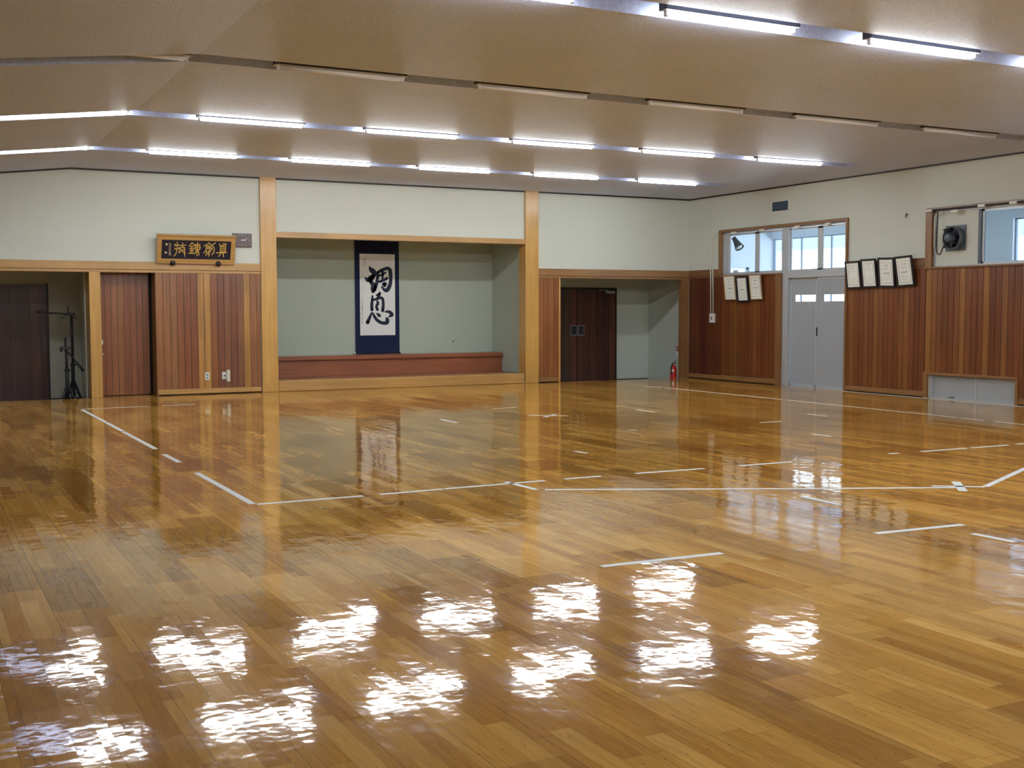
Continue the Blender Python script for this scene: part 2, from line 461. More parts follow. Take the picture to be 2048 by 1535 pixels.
structure('floor_lobby_right', B(10.62, X1, D, NB, NZ-.05, NZ), M['lobby_floor'])
structure('baseboard_lobby_left', B(2.02, 2.52, NB-.02, NB, NZ, -0.098), M['black_trim'])
structure('baseboard_lobby_right', B(12.88, X1, NB-.02, NB, NZ, -0.098), M['black_trim'])

# posts and rails (trim)
structure('trim_1', B(5.065, 5.325, D-.045, 18.75, 0, ZC+.02), M['gold_v'], bevel=.006)        # left pillar
structure('trim_2', B(9.885, 10.155, D-.045, 18.75, 0, ZC+.02), M['gold_v'], bevel=.006)       # right pillar
m = B(LX, 5.065, D-.03, D+.02, 1.952, 2.072); m.box(LX, 5.065, D-.018, D+.02, 1.905, 1.948)
structure('trim_3', m, M['gold_x'], bevel=.003)
m = B(10.155, W, D-.03, D+.02, 1.945, 2.072); m.box(10.155, W, D-.018, D+.02, 1.902, 1.94)
structure('trim_4', m, M['brown_x'], bevel=.003)
structure('trim_5', B(5.325, 9.885, D-.035, 18.70, 2.498, 2.592), M['gold_x'], bevel=.004)      # alcove lintel
m = B(2.442, 2.582, D-.02, 18.95, 0, 1.905)
structure('trim_6', m, M['gold_v'], bevel=.004)
structure('trim_7', B(2.582, 2.608, D-.012, 18.95, 0, 1.905), M['gold_v'], bevel=.003)
structure('trim_8', B(10.59, 10.622, D-.022, 18.75, 0, 1.902), M['gold_v'], bevel=.003)
structure('trim_9', B(13.335, W-.005, D-.02, 18.62, NZ, 1.902), M['brown_v'], bevel=.004)
# dark cornice line round the ceiling
m = MB()
for (xa, xb) in ((LX, 5.06), (5.33, 9.88), (10.16, W)):
    xs = [xa] + ([RX] if xa < RX < xb else []) + [xb]
    for a, b in zip(xs, xs[1:]):
        za, zb = zceil(a), zceil(b)
        y0, y1 = D-.02, D+.02
        v = [(a,y0,za-.024),(b,y0,zb-.024),(b,y1,zb-.024),(a,y1,za-.024),(a,y0,za+.01),(b,y0,zb+.01),(b,y1,zb+.01),(a,y1,za+.01)]
        m.add(v, [(0,3,2,1),(4,5,6,7),(0,1,5,4),(1,2,6,5),(2,3,7,6),(3,0,4,7)])
structure('trim_10', m, M['black_trim'])
structure('trim_11', B(W-.02, W+.02, FY, D-.02, ZC-.024, ZC+.01), M['black_trim'])

# wainscot boards ----------------------------------------------------------------
RB = [(0.255, 0.080, 0.026), (0.295, 0.10, 0.031), (0.345, 0.135, 0.042), (0.22, 0.066, 0.024), (0.315, 0.107, 0.034)]
GB = [(0.48, 0.24, 0.058), (0.52, 0.265, 0.066)]
MG = (0.41, 0.18, 0.048)
def boards(axis, a0, a1, face, z0, z1, cols=None, w=0.1045, thick=0.02, pg=0.13, rng=None, pal=None):
    """vertical boards; face = coordinate of visible face, facing -y (axis x) or -x (axis y)"""
    mb = MB(); a = a0; i = 0
    rng = rng or random
    pal = pal or RB
    while a < a1-1e-4:
        b = min(a+w, a1)
        if cols: c = cols[i % len(cols)]
        else: c = rng.choice(GB) if rng.random() < pg else rng.choice(pal)
        g = 0.0034
        if axis == 'x': mb.box(a+g, b-g, face, face+thick, z0, z1, c)
        else: mb.box(face, face+thick, a+g, b-g, z0, z1, c)
        a = b; i += 1
    k = (0.03, 0.012, 0.008)
    if axis == 'x': mb.box(a0, a1, face+.006, face+thick+.002, z0, z1, k)
    else: mb.box(face+.006, face+thick+.002, a0, a1, z0, z1, k)
    return mb
c1, c2, c3, cd, c4 = RB; g1, g2 = GB
LPAL = [c3, (0.311,0.128,0.047), (0.324,0.135,0.051), c2, c1, c1, g1, g2, c2, (0.257,0.101,0.044), (0.209,0.070,0.033), (0.243,0.095,0.038), g1, (0.338,0.149,0.054), c3, c3]
structure('wall_back_wainscot_left', boards('x', 3.425, 5.055, D-.008, 0.094, 1.905, [LPAL[0],LPAL[1],LPAL[2],LPAL[3],LPAL[4],LPAL[5],g1,g2,c2,LPAL[10],LPAL[9],LPAL[10],LPAL[11],g1,LPAL[1],LPAL[0]]), M['boards'])
structure('wall_back_wainscot_right', boards('x', 10.17, 10.59, D-.008, 0.094, 1.902, [c3, (0.297,0.108,0.038), c3, c2]), M['boards'])
structure('baseboard_back_left', B(3.43, 5.05, D-.022, D+.01, 0.016, 0.092), M['gold_x'], bevel=.003)
structure('baseboard_back_right', B(10.17, 10.59, D-.022, D+.01, 0.016, 0.092), M['brown_x'], bevel=.003)
structure('trim_12', B(3.412, 3.43, D-.02, 18.86, 0, 1.905), M['brown_v'])
rg = random.Random(11)
F2 = W-.010
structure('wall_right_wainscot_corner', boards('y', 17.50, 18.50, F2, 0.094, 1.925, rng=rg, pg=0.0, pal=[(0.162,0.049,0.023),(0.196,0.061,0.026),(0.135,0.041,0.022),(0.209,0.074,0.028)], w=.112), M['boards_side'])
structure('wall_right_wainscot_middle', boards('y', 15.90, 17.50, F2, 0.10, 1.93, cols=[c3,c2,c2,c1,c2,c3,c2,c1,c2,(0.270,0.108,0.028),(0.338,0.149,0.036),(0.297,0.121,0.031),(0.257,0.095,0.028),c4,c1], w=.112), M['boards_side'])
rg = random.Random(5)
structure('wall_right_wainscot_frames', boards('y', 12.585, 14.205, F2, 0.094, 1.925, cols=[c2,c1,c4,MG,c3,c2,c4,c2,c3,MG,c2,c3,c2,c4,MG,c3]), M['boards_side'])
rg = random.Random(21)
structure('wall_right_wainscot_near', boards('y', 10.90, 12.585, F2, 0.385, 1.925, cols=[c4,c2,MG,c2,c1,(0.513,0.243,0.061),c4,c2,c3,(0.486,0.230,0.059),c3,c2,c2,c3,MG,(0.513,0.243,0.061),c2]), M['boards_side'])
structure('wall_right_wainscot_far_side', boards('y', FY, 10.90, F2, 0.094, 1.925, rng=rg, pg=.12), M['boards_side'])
m = B(W-.024, W+.01, 15.90, 18.52, 0.016, 0.092)
structure('baseboard_right_corner', m, M['base_y'], bevel=.003)
structure('baseboard_right_middle', B(W-.024, W+.01, 12.585, 14.205, 0.016, 0.092), M['base_y'], bevel=.003)
structure('baseboard_right_near', B(W-.024, W+.01, FY, 10.90, 0.016, 0.092), M['base_y'], bevel=.003)
m = B(W-.028, W+.01, 17.55, D-.03, 1.955, 2.075); m.box(W-.018, W+.01, 17.55, D-.02, 1.922, 1.95)
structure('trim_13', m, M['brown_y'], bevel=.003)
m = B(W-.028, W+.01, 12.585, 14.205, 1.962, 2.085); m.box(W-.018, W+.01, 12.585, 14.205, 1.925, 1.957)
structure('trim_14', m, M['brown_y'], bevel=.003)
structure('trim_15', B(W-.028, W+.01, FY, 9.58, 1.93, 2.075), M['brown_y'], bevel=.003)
structure('trim_16', B(W-.05, W+.05, 15.79, 15.915, 0, 1.945), M['brown_v'], bevel=.004)
structure('trim_17', B(13.40, 13.425, FY, 14.2, 0.0, 0.004), M['tape'])     # thin pale strip on top of the floor along the wall
m = B(3.43, 5.06, D-.006, D+.02, 0, .02); m.box(10.17, 10.59, D-.006, D+.02, 0, .02)
for (a_, b_) in ((15.90, 18.50), (12.585, 14.205), (FY, 10.90)): m.box(W-.008, W+.02, a_, b_, 0, .02)
structure('baseboard_gap_shade', m, M['black_gap'])  # black strips painting in the shade of the gap under the baseboards
# wooden casing round door and transoms
m = B(W-.035, W+.10, 14.205, 17.555, 2.748, 2.797)
m.box(W-.035, W+.10, 17.475, 17.555, 1.945, 2.748)
m.box(W-.035, W+.10, 14.205, 14.25, 0, 2.748)
m.box(W-.04, W+.06, 15.80, 17.50, 1.93, 1.957)
structure('trim_18', m, M['brown_v'], bevel=.004)
m = B(W-.035, W+.10, 9.55, 12.585, 2.762, 2.812)
m.box(W-.035, W+.10, 12.465, 12.585, 1.925, 2.765)
m.box(W-.04, W+.06, 9.55, 12.59, 1.918, 1.945)
structure('trim_19', m, M['brown_v'], bevel=.004)

# ------------------------------------------------------------------ alcove furniture
t = empty('alcove_platform', (7.6, D, 0))
tag(t, 'low golden wood platform step across the front of the alcove', 'platform')
B(5.33, 9.87, D-.03, 18.78, 0.0, 0.178).build('front_board', M['gold_x'], t, bevel=.012)
B(5.215, 9.985, 18.78, AB-.012, 0.10, 0.172).build('deck', M['red_x'], t)
t = empty('alcove_bench', (7.6, 19.61, 0.172))
tag(t, 'long red-brown wooden bench running along the back of the alcove', 'bench')
B(5.215, 9.985, 19.59, AB-.012, 0.455, 0.52).build('top_board', M['red_x'], t, bevel=.004)
B(5.215, 9.985, 19.64, AB-.012, 0.1735, 0.455).build('front_panel', M['red_x'], t)

# ------------------------------------------------------------------ brush strokes
def stroke_mesh(mb, pts, fmap, n=6, k=1.0):
    """pts: (u, v, width) ; smooth ribbon with round ends; fmap maps (u,v)->3D"""
    P = [Vector((p[0], p[1])) for p in pts]; Wd = [p[2]*k for p in pts]
    Q = []; R = []
    for i in range(len(P)-1):
        p0 = P[max(i-1,0)]; p1 = P[i]; p2 = P[i+1]; p3 = P[min(i+2,len(P)-1)]
        for k in range(n):
            s = k/n
            Q.append(0.5*((2*p1)+(p2-p0)*s+(2*p0-5*p1+4*p2-p3)*s*s+(3*p1-p0-3*p2+p3)*s**3))
            R.append(Wd[i]*(1-s)+Wd[i+1]*s)
    Q.append(P[-1]); R.append(Wd[-1])
    L = []; Rt = []
    for i in range(len(Q)):
        a = Q[max(i-1,0)]; b = Q[min(i+1,len(Q)-1)]
        d = (b-a)
        if d.length < 1e-6: d = Vector((1,0))
        d.normalize(); nrm = Vector((-d.y, d.x))
        L.append(Q[i]+nrm*R[i]/2); Rt.append(Q[i]-nrm*R[i]/2)
    vs = [fmap(*p) for p in L]+[fmap(*p) for p in Rt]
    m = len(L)
    mb.add(vs, [(i, i+1, m+i+1, m+i) for i in range(m-1)])
    for q, r in ((Q[0], R[0]), (Q[-1], R[-1])):
        c = [fmap(q.x+r/2*math.cos(2*math.pi*k/10), q.y+r/2*math.sin(2*math.pi*k/10)) for k in range(10)]
        mb.add(c, [tuple(range(10))])

# ------------------------------------------------------------------ hanging scroll
t = empty('hanging_scroll', (7.64, AB-.02, 0.53))
tag(t, 'tall navy hanging scroll with two large black brush characters on white paper', 'scroll')
SY = AB-.022
B(7.212, 8.068, SY, SY+.008, 0.55, 2.70).build('silk_mount', M['navy_cloth'], t)
pp = B(7.302, 7.985, SY-.004, SY, 0.865, 2.345).build('paper', M['paper'], t)
ink = MB()
def smap(u, v):     # brush coordinates (0..860, 0..1535) -> scroll face
    x = 7.302 + (u - (190+ (v-265)*0.016))/430*0.683
    z = 2.345 - (v-265)/963*1.48
    return (x, SY-.0055, z)
strokes = [
 [(308,415,8),(330,450,42),(362,478,48),(372,505,34),(345,535,36)],
 [(372,520,26),(330,545,44),(290,572,40),(258,545,10)],
 [(315,575,34),(345,560,34),(362,530,24)],
 [(325,590,30),(360,635,46),(362,680,56),(356,706,34)],
 [(414,478,22),(410,540,28),(402,600,30),(388,655,30),(366,690,26)],
 [(412,482,20),(450,462,30),(500,440,28),(535,432,30),(562,455,36),(570,510,34),(571,580,32),(560,640,34),(530,688,40),(500,690,30),(458,648,10)],
 [(430,520,18),(470,505,20),(508,482,16)],
 [(468,470,22),(474,510,22),(468,556,16)],
 [(436,592,22),(480,575,26),(526,552,24)],
 [(478,622,24),(505,618,36),(492,640,26)],
 [(400,752,16),(432,738,24),(440,722,18)],
 [(440,730,18),(432,758,20),(410,778,14)],
 [(350,762,16),(346,815,24),(342,870,28),(344,925,28)],
 [(352,808,18),(400,798,22),(450,782,24),(475,800,26),(482,860,26),(476,935,30)],
 [(408,822,16),(416,852,28),(398,884,22),(412,922,26)],
 [(342,960,14),(318,1015,26),(292,1075,34)],
 [(358,968,16),(378,1010,26),(420,1058,30),(475,1082,30),(530,1078,34),(532,1040,36),(518,1020,12)],
 [(406,970,14),(432,992,32),(446,1002,16)],
 [(508,948,14),(556,950,28),(590,985,36),(552,1008,12)],
]
for s_ in strokes: stroke_mesh(ink, s_, smap, 6, 1.35)
ink.build('large_characters', M['ink'], t)
sm = MB()
rs = random.Random(3)
for (u, v) in ((250,332),(252,368)):
    stroke_mesh(sm, [(u-6,v-6,7),(u+6,v-4,8),(u,v+6,8)], smap, 2)
stroke_mesh(sm, [(253,390,6),(256,400,6)], smap, 2)
v = 355
while v < 1110:
    k = 1.0 if v > 780 else 0.6
    stroke_mesh(sm, [(224+rs.uniform(-3,3),v,4*k),(228+rs.uniform(-4,4),v+8,5*k)], smap, 2)
    if v > 780: stroke_mesh(sm, [(218,v+9,3),(234,v+rs.uniform(4,14),4)], smap, 2)
    v += rs.choice((16, 19, 24, 34))
for v in range(590, 730, 17):
    stroke_mesh(sm, [(250,v,2),(252,v+8,2.5)], smap, 2)
sm.build('signature', M['print'], t)
MB().tube([(7.20,SY-.012,0.545),(8.08,SY-.012,0.545)], .014, 10).build('roller', M['navy_cloth'], t)
for xx in (7.188, 8.092):
    MB().lathe([(0,-.02),(.016,-.018),(.02,0),(.016,.018),(0,.02)], (xx,SY-.012,.545), 'x', 12).build('roller_knob', M['white_plastic'], t)

# ------------------------------------------------------------------ framed plaque with gold characters
PW = 1.20
t = empty('framed_plaque', (4.03, D-.055, 2.066), (math.radians(17), 0, 0))
tag(t, 'wood-framed navy plaque with four gold characters leaning forward on the rail', 'plaque')
PH = 0.425
h = PW/2
m = MB()
m.box(-h, h, -.02, .03, 0.0, .062); m.box(-h, h, -.02, .03, PH-.062, PH)
m.box(-h, -h+.068, -.02, .03, .062, PH-.062); m.box(h-.068, h, -.02, .03, .062, PH-.062)
m.box(-h-.012, h+.012, -.035, .035, PH, PH+.022); m.box(-h-.004, h+.004, -.026, .035, -.012, 0)
m.build('frame', M['gold_x'], t, local=True, bevel=.004)
B(-h+.066, h-.066, -.002, .02, .06, PH-.06).build('panel', M['navy_lacquer'], t, local=True)
gm = MB()
def pmap(u, v):
    x = -h+.068 + (u-158)/(1143-158)*(PW-.136)
    z = PH-.062 - (v-(312+(u-158)*0.022))/262*(PH-.124)
    return (x, -.006, z)
wd = 11.5
def line(*p): stroke_mesh(gm, [(a, b, wd) for a, b in p], pmap, 3)
# true
for p in ([(978,368),(980,392),(1010,397),(1078,385)], [(1022,372),(1070,372)],[(992,412),(1068,412)], [(992,412),(992,488)], [(1068,412),(1068,488)], [(992,436),(1068,436)],
          [(992,462),(1068,462)], [(992,486),(1068,486)], [(936,497),(1010,497),(1090,496)], [(1000,500),(990,530),(968,548)], [(1032,500),(1040,530),(1044,552)]): line(*p)
# sword
for p in ([(828,358),(800,380),(754,402)], [(822,360),(850,382),(876,392)], [(790,402),(850,402)], [(785,420),(785,440),(812,440),(812,420),(785,420)], [(830,420),(830,440),(856,440),(856,420),(830,420)],
          [(785,455),(775,480),(752,500)], [(795,470),(800,500),(785,535)], [(835,455),(822,490),(815,520)], [(835,475),(835,510),(830,545)],
          [(918,358),(886,380),(870,398),(895,420),(905,440)], [(905,440),(900,490),(872,524)], [(880,430),(860,460),(850,480)]): line(*p)
# forge
for p in ([(582,354),(565,380),(544,402)], [(582,354),(600,378),(622,396)], [(560,410),(606,410)], [(550,438),(612,438)], [(582,412),(582,500)], [(560,455),(566,480)], [(604,455),(598,480)], [(540,505),(622,502)],
          [(662,350),(660,400),(660,470),(660,540)], [(625,378),(640,388),(698,380)], [(632,402),(694,402),(694,452),(632,452),(632,402)], [(632,428),(694,428)], [(655,458),(640,490),(618,512)], [(668,458),(682,490),(690,528)]): line(*p)
# skill
for p in ([(372,350),(376,400),(374,460),(360,510),(335,542)], [(338,392),(360,398),(398,386)], [(345,430),(350,446),(402,432)], [(345,375),(352,395)], [(452,360),(452,420)], [(408,392),(452,398),(496,388)],
          [(412,426),(480,424),(470,448),(420,486)], [(418,440),(450,470),(478,500),(490,545)], [(408,420),(408,470),(402,500)], [(478,428),(484,470),(488,520)]): line(*p)
gm.build('gold_characters', M['gold_leaf'], t, local=True)
sg = MB()
rs = random.Random(9)
for v in range(362, 532, 17):
    stroke_mesh(sg, [(262+rs.uniform(-3,3),v,5),(276,v+rs.uniform(4,9),6),(288+rs.uniform(-5,5),v+rs.uniform(0,12),5)], pmap, 2)
stroke_mesh(sg, [(288,490,6),(270,520,6),(262,530,5)], pmap, 3); stroke_mesh(sg, [(272,500,6),(285,520,6),(298,532,5)], pmap, 3)
sg.build('signature', M['pale_gold'], t, local=True)
for (u, v) in ((226,380),(221,494)):
    c = MB(); o3 = pmap(u, v)
    c.lathe([(0,-.003),(.017,-.002),(.018,.003)], (o3[0], -.005, o3[2]), 'y', 14)
    c.build('seal', M['pale_gold'], t, local=True)
for xx in (-.358, .347):
    b = MB(); b.lathe([(0,-.05),(.03,-.045),(.042,-.03),(.044,-.014)], (xx, 0, -.004), 'y', 16)
    b.build('bracket', M['black'], t, local=True)

# ------------------------------------------------------------------ clock
t = empty('wall_clock', (4.772, D-.02, 2.436))
tag(t, 'small rectangular brown-grey wall clock between plaque and left pillar', 'clock')
B(4.617, 4.927, D-.035, D, 2.33, 2.545).build('case', M['clock'], t, bevel=.008)
cx_, cz_ = 4.772, 2.440
yk = D-.037
for k in range(12):
    a = 2*math.pi*k/12
    dx_, dz_ = math.sin(a), math.cos(a)
    sc_ = min(0.118/max(abs(dx_), 1e-6), 0.082/max(abs(dz_), 1e-6))
    x_, z_ = cx_+dx_*sc_, cz_+dz_*sc_
    s_ = .006 if k % 3 == 0 else .004
    B(x_-s_, x_+s_, yk, yk+.003, z_-s_*.9, z_+s_*.9).build('hour_mark', M['white_plastic'], t)
def hand(name, ang, L, wdt, y):
    m = MB(); d = Vector((math.sin(ang), 0, math.cos(ang))); n = Vector((d.z, 0, -d.x))
    o = Vector((cx_, y, cz_))
    m.add([o-d*.02+n*wdt, o+d*L+n*wdt*.5, o+d*L-n*wdt*.5, o-d*.02-n*wdt, *( [p+Vector((0,.002,0)) for p in (o-d*.02+n*wdt, o+d*L+n*wdt*.5, o+d*L-n*wdt*.5, o-d*.02-n*wdt)])],
          [(0,1,2,3),(4,7,6,5),(0,4,5,1),(1,5,6,2),(2,6,7,3),(3,7,4,0)])
    m.build(name, M['white_plastic'], t)
hand('hour_hand', math.radians(96), .062, .006, yk-.001)
hand('minute_hand', math.radians(72), .098, .0045, yk-.004)

# ------------------------------------------------------------------ wall outlets
t = empty('wall_outlet', (4.185, D-.012, .286))
tag(t, 'white double wall outlet plate on a golden board, nothing plugged in', 'outlet', 'outlets on the left wainscot')
B(4.150, 4.221, D-.016, D-.006, .226, .345).build('plate', M['white_plastic'], t, bevel=.003)
for zz in (.262, .308):
    B(4.172, 4.199, D-.018, D-.012, zz-.009, zz+.009).build('socket', M['black'], t)
t = empty('wall_outlet', (4.455, D-.012, .288))
tag(t, 'white wall outlet plate with an ivory plug-in unit beside it', 'outlet', 'outlets on the left wainscot')
B(4.420, 4.484, D-.016, D-.006, .232, .345).build('plate', M['white_plastic'], t, bevel=.003)
B(4.444, 4.470, D-.019, D-.012, .275, .30).build('socket', M['fan_grey'], t)
t = empty('plug_adapter', (4.512, D-.03, .283))
tag(t, 'ivory plug-in unit on the outlet nearer the left pillar', 'adapter')
B(4.484, 4.540, D-.055, D-.008, .192, .376).build('body', M['ivory_plastic'], t, bevel=.008)
B(4.470, 4.488, D-.04, D-.016, .265, .30).build('plug', M['ivory_plastic'], t)

# ------------------------------------------------------------------ doors of the back wall
DD = [(0.085, 0.026, 0.016), (0.105, 0.034, 0.019), (0.075, 0.022, 0.015), (0.12, 0.042, 0.021), (0.06, 0.018, 0.014)]
rd = random.Random(4)
d1 = boards('x', 0.25, 2.0, NB-.045, NZ+.01, 1.735, rng=rd, pg=0, pal=DD, w=.15, thick=.04)
d1 = structure('door_1', d1, M['dark_door'])
B(1.955, 1.972, NB-.06, NB-.045, .70, .90).build('door_handle', M['alu_dark'], d1)
structure('trim_20', B(2.0, 2.03, NB-.04, NB, NZ, 1.76), M['black_trim'])
SD = [(0.27, 0.085, 0.03), (0.30, 0.10, 0.035), (0.33, 0.12, 0.042), (0.32, 0.125, 0.04), (0.26, 0.083, 0.03), (0.29, 0.098, 0.034), (0.265, 0.086, 0.032), (0.24, 0.078, 0.028)]
d2 = structure('door_2', boards('x', 2.609, 3.365, 18.82, 0.012, 1.93, cols=SD, w=.0945, thick=.035), M['boards'])
m = B(2.645, 2.668, 18.808, 18.82, .80, .87)
m.build('door_handle', M['chrome'], d2, bevel=.003)
B(2.655, 2.672, 18.81, 18.82, .64, .665).build('lock', M['chrome'], d2)
structure('door_gap_shade', B(3.365, 3.44, 18.86, 18.95, 0, 1.95), M['black_gap'])  # black strip standing in for the shade in the gap beside the sliding door
structure('trim_22', B(2.609, 3.44, 18.80, 18.95, 1.935, 2.0), M['black_trim'])
d3 = structure('door_3', boards('x', 11.03, 11.945, NB-.045, NZ+.01, 1.735, cols=[DD[3],DD[1],DD[0],(0.07,0.034,0.017),(0.08,0.042,0.02)], w=.1525, thick=.04), M['dark_door'])
m = boards('x', 11.955, 12.86, NB-.045, NZ+.01, 1.735, cols=[DD[1],DD[0],DD[1],DD[2],DD[4],DD[3],DD[1]], w=.151, thick=.04)
d3b = structure('door_4', m, M['dark_door'])
for (dd_, xa, xb) in ((d3, 11.80, 11.935), (d3b, 11.975, 12.10)):
    pl = B(xa, xb, NB-.06, NB-.045, .82, 1.0).build('push_plate', M['fan_dark'], dd_)
    fr = MB()
    for (a, b_, c_, e_) in ((xa-.006, xa, .812, 1.008), (xb, xb+.006, .812, 1.008), (xa-.006, xb+.006, 1.0, 1.008), (xa-.006, xb+.006, .812, .82)):
        fr.box(a, b_, NB-.062, NB-.045, c_, e_)
    fr.build('plate_rim', M['alu'], dd_)
dc = MB(); dc.box(12.62, 12.82, NB-.10, NB-.045, 1.655, 1.70); dc.tube([(12.66,NB-.09,1.71),(12.56,NB-.16,1.715),(12.45,NB-.06,1.72)], .008, 6)
dc.build('door_closer', M['alu'], d3b)
m = B(11.0, 11.03, NB-.05, NB, NZ, 1.765); m.box(12.862, 12.89, NB-.05, NB, NZ, 1.765); m.box(11.0, 12.89, NB-.05, NB, 1.737, 1.765)
structure('trim_23', m, M['black_trim'])

# ------------------------------------------------------------------ fire extinguisher and its sign
ex, ey = 13.35, 18.80
t = empty('fire_extinguisher', (ex, ey, NZ))
tag(t, 'red fire extinguisher with black handle standing inside the right lobby opening', 'fire extinguisher')
MB().lathe([(0,NZ),(.055,NZ),(.062,NZ+.012),(.0635,NZ+.04),(.0635,NZ+.315),(.058,NZ+.345),(.036,NZ+.372),(.022,NZ+.38),(.02,NZ+.395),(0,NZ+.395)], (ex,ey,0), 'z', 24).build('cylinder', M['red'], t)
lb = MB()
n = 8
for i in range(n):
    a0 = math.radians(195+i*6); a1 = math.radians(195+(i+1)*6); r = .0642
    lb.quad((ex+r*math.cos(a0),ey+r*math.sin(a0),NZ+.25),(ex+r*math.cos(a1),ey+r*math.sin(a1),NZ+.25),(ex+r*math.cos(a1),ey+r*math.sin(a1),NZ+.305),(ex+r*math.cos(a0),ey+r*math.sin(a0),NZ+.305))
lb.build('label', M['white_plastic'], t)
v_ = MB(); v_.box(ex-.018,ex+.018,ey-.018,ey+.018,NZ+.392,NZ+.425); v_.build('valve', M['alu'], t)
v_ = MB(); v_.tube([(ex-.05,ey-.01,NZ+.415),(ex+.01,ey-.01,NZ+.425),(ex+.055,ey-.02,NZ+.405)], .009, 8); v_.tube([(ex-.012,ey-.01,NZ+.425),(ex+.02,ey-.015,NZ+.452),(ex+.048,ey-.02,NZ+.475)], .008, 8)
v_.build('handle', M['black'], t)
MB().tube([(ex-.02,ey-.01,NZ+.405),(ex-.06,ey-.03,NZ+.39),(ex-.082,ey-.035,NZ+.33),(ex-.08,ey-.04,NZ+.25),(ex-.07,ey-.045,NZ+.2)], .010, 8).build('hose', M['black'], t)
t = empty('extinguisher_sign', (X1-.004, 19.08, .48))
tag(t, 'small red and white fire extinguisher sign on the lobby side wall above the extinguisher', 'sign')
B(X1-.006, X1-.001, 18.98, 19.20, .37, .595).build('plate', M['white_plastic'], t)
B(X1-.008, X1-.005, 18.985, 19.195, .495, .59).build('red_band', M['sign_red'], t)
fc = bpy.data.curves.new('lettering', 'FONT'); fc.body = '消火器'; fc.size = .072; fc.align_x = 'CENTER'; fc.align_y = 'CENTER'
fo = bpy.data.objects.new('lettering', fc); COL.objects.link(fo); fo.parent = t
bpy.context.view_layer.update()
me_ = bpy.data.meshes.new_from_object(fo.evaluated_get(bpy.context.evaluated_depsgraph_get()))
bpy.data.objects.remove(fo); me_.materials.clear(); me_.materials.append(M['white_plastic'])
fo = bpy.data.objects.new('lettering', me_); COL.objects.link(fo); fo.parent = t
fo.location = (-.0065, .01, .062); fo.rotation_euler = (math.radians(90), 0, math.radians(-90))

# ------------------------------------------------------------------ camera stands in the left lobby
def stand(name, x, y, hgt, hub, spread, label, rot):
    t = empty(name, (x, y, NZ)); tag(t, label, 'tripod')
    MB().tube([(x,y,NZ+.10),(x,y,NZ+hub+.25)], .028, 10).build('lower_pole', M['black'], t)
    MB().tube([(x,y,NZ+hub+.2),(x,y,hgt)], .021, 10).build('upper_pole', M['black'], t)
    MB().lathe([(.016,0),(.034,.005),(.036,.04),(.024,.055),(.016,.06)], (x,y,NZ+hub+.2), 'z', 12).build('collar', M['black'], t)
    MB().tube([(x+.01,y,NZ+hub+.225),(x+.055,y-.01,NZ+hub+.225)], .009, 8).build('knob', M['black'], t)
    for k in range(3):
        a = rot+2*math.pi*k/3
        dx_, dy_ = spread*math.cos(a), spread*math.sin(a)
        leg = MB().tube([(x,y,NZ+hub),(x+dx_*.5,y+dy_*.5,NZ+hub*.53),(x+dx_,y+dy_,NZ+.012)], .019, 8).build('leg', M['black'], t)
        MB().lathe([(0,0),(.014,0),(.014,.022),(.01,.03)], (x+dx_,y+dy_,NZ), 'z', 10).build('foot', M['black'], leg)
        MB().tube([(x,y,NZ+.14),(x+dx_*.55,y+dy_*.55,NZ+hub*.49)], .005, 6).build('brace', M['black'], t)
    return t
t = stand('boom_stand', 2.284, 19.36, 1.285, .40, .15, 'tall black stand with a horizontal boom arm in the left lobby', math.radians(20))
MB().tube([(1.76,19.34,1.30),(1.912,19.34,1.297)], .016, 8).build('counterweight', M['black'], t)
MB().tube([(1.76,19.34,1.30),(2.035,19.34,1.285),(2.34,19.36,1.262)], .014, 8).build('boom_arm', M['black'], t)
b_ = B(2.187, 2.34, 19.33, 19.39, 1.245, 1.29); b_.box(2.136,2.182,19.34,19.38,1.20,1.235); b_.box(2.314,2.355,19.34,19.38,1.20,1.235)
b_.build('clamp', M['black'], t, bevel=.006)
MB().tube([(2.238,19.36,1.285),(2.235,19.36,1.385)], .010, 6).build('spigot', M['black'], t)
t = stand('camera_tripod', 2.145, 18.92, .70, .34, .16, 'shorter black camera tripod with a long pan handle in the left lobby', math.radians(-25))
MB().tube([(2.138,18.92,.70),(2.13,18.92,.91)], .018, 8).build('centre_rod', M['black'], t)
b_ = B(2.055, 2.20, 18.88, 18.96, .735, .775); b_.box(2.05,2.09,18.89,18.95,.695,.735); b_.build('pan_head', M['black'], t, bevel=.006)
MB().tube([(2.16,18.90,.70),(2.28,18.86,.53)], .012, 8).build('pan_handle', M['black'], t)
MB().tube([(2.28,18.86,.53),(2.375,18.84,.395)], [.016,.023], 10).build('handle_grip', M['black'], t)

# ------------------------------------------------------------------ entrance doors and transom windows in the right wall
GX = W+.05
def alu_frame(mb, y0, y1, z0, z1, w=.028, x0=W+.03, x1=W+.075, sw=None):
    sw = sw or w
    mb.box(x0, x1, y0, y1, z0, z0+w); mb.box(x0, x1, y0, y1, z1-w, z1)
    mb.box(x0, x1, y0, y0+sw, z0, z1); mb.box(x0, x1, y1-sw, y1, z0, z1)
    return mb
def sash_window(name, spans, z0, z1, outer):
    m = MB(); alu_frame(m, outer[0], outer[1], z0, z1, .03, W+.015, W+.095)
    o = structure(name, m, M['alu'], bevel=.002)
    for i, (a, b) in enumerate(spans):
        dx_ = .0 if i % 2 == 0 else .02
        s = MB(); alu_frame(s, a, b, z0+.02, z1-.035, .032, W+.03+dx_, W+.05+dx_, .08)
        f = s.build('sash', M['alu'], o)
        B(W+.041+dx_, W+.044+dx_, a+.07, b-.07, z0+.05, z1-.065).build('pane', M['glass'], f)
    return o
w1 = sash_window('window_1', [(15.78, 16.54), (16.52, 17.39)], 1.955, 2.745, (15.79, 17.475))
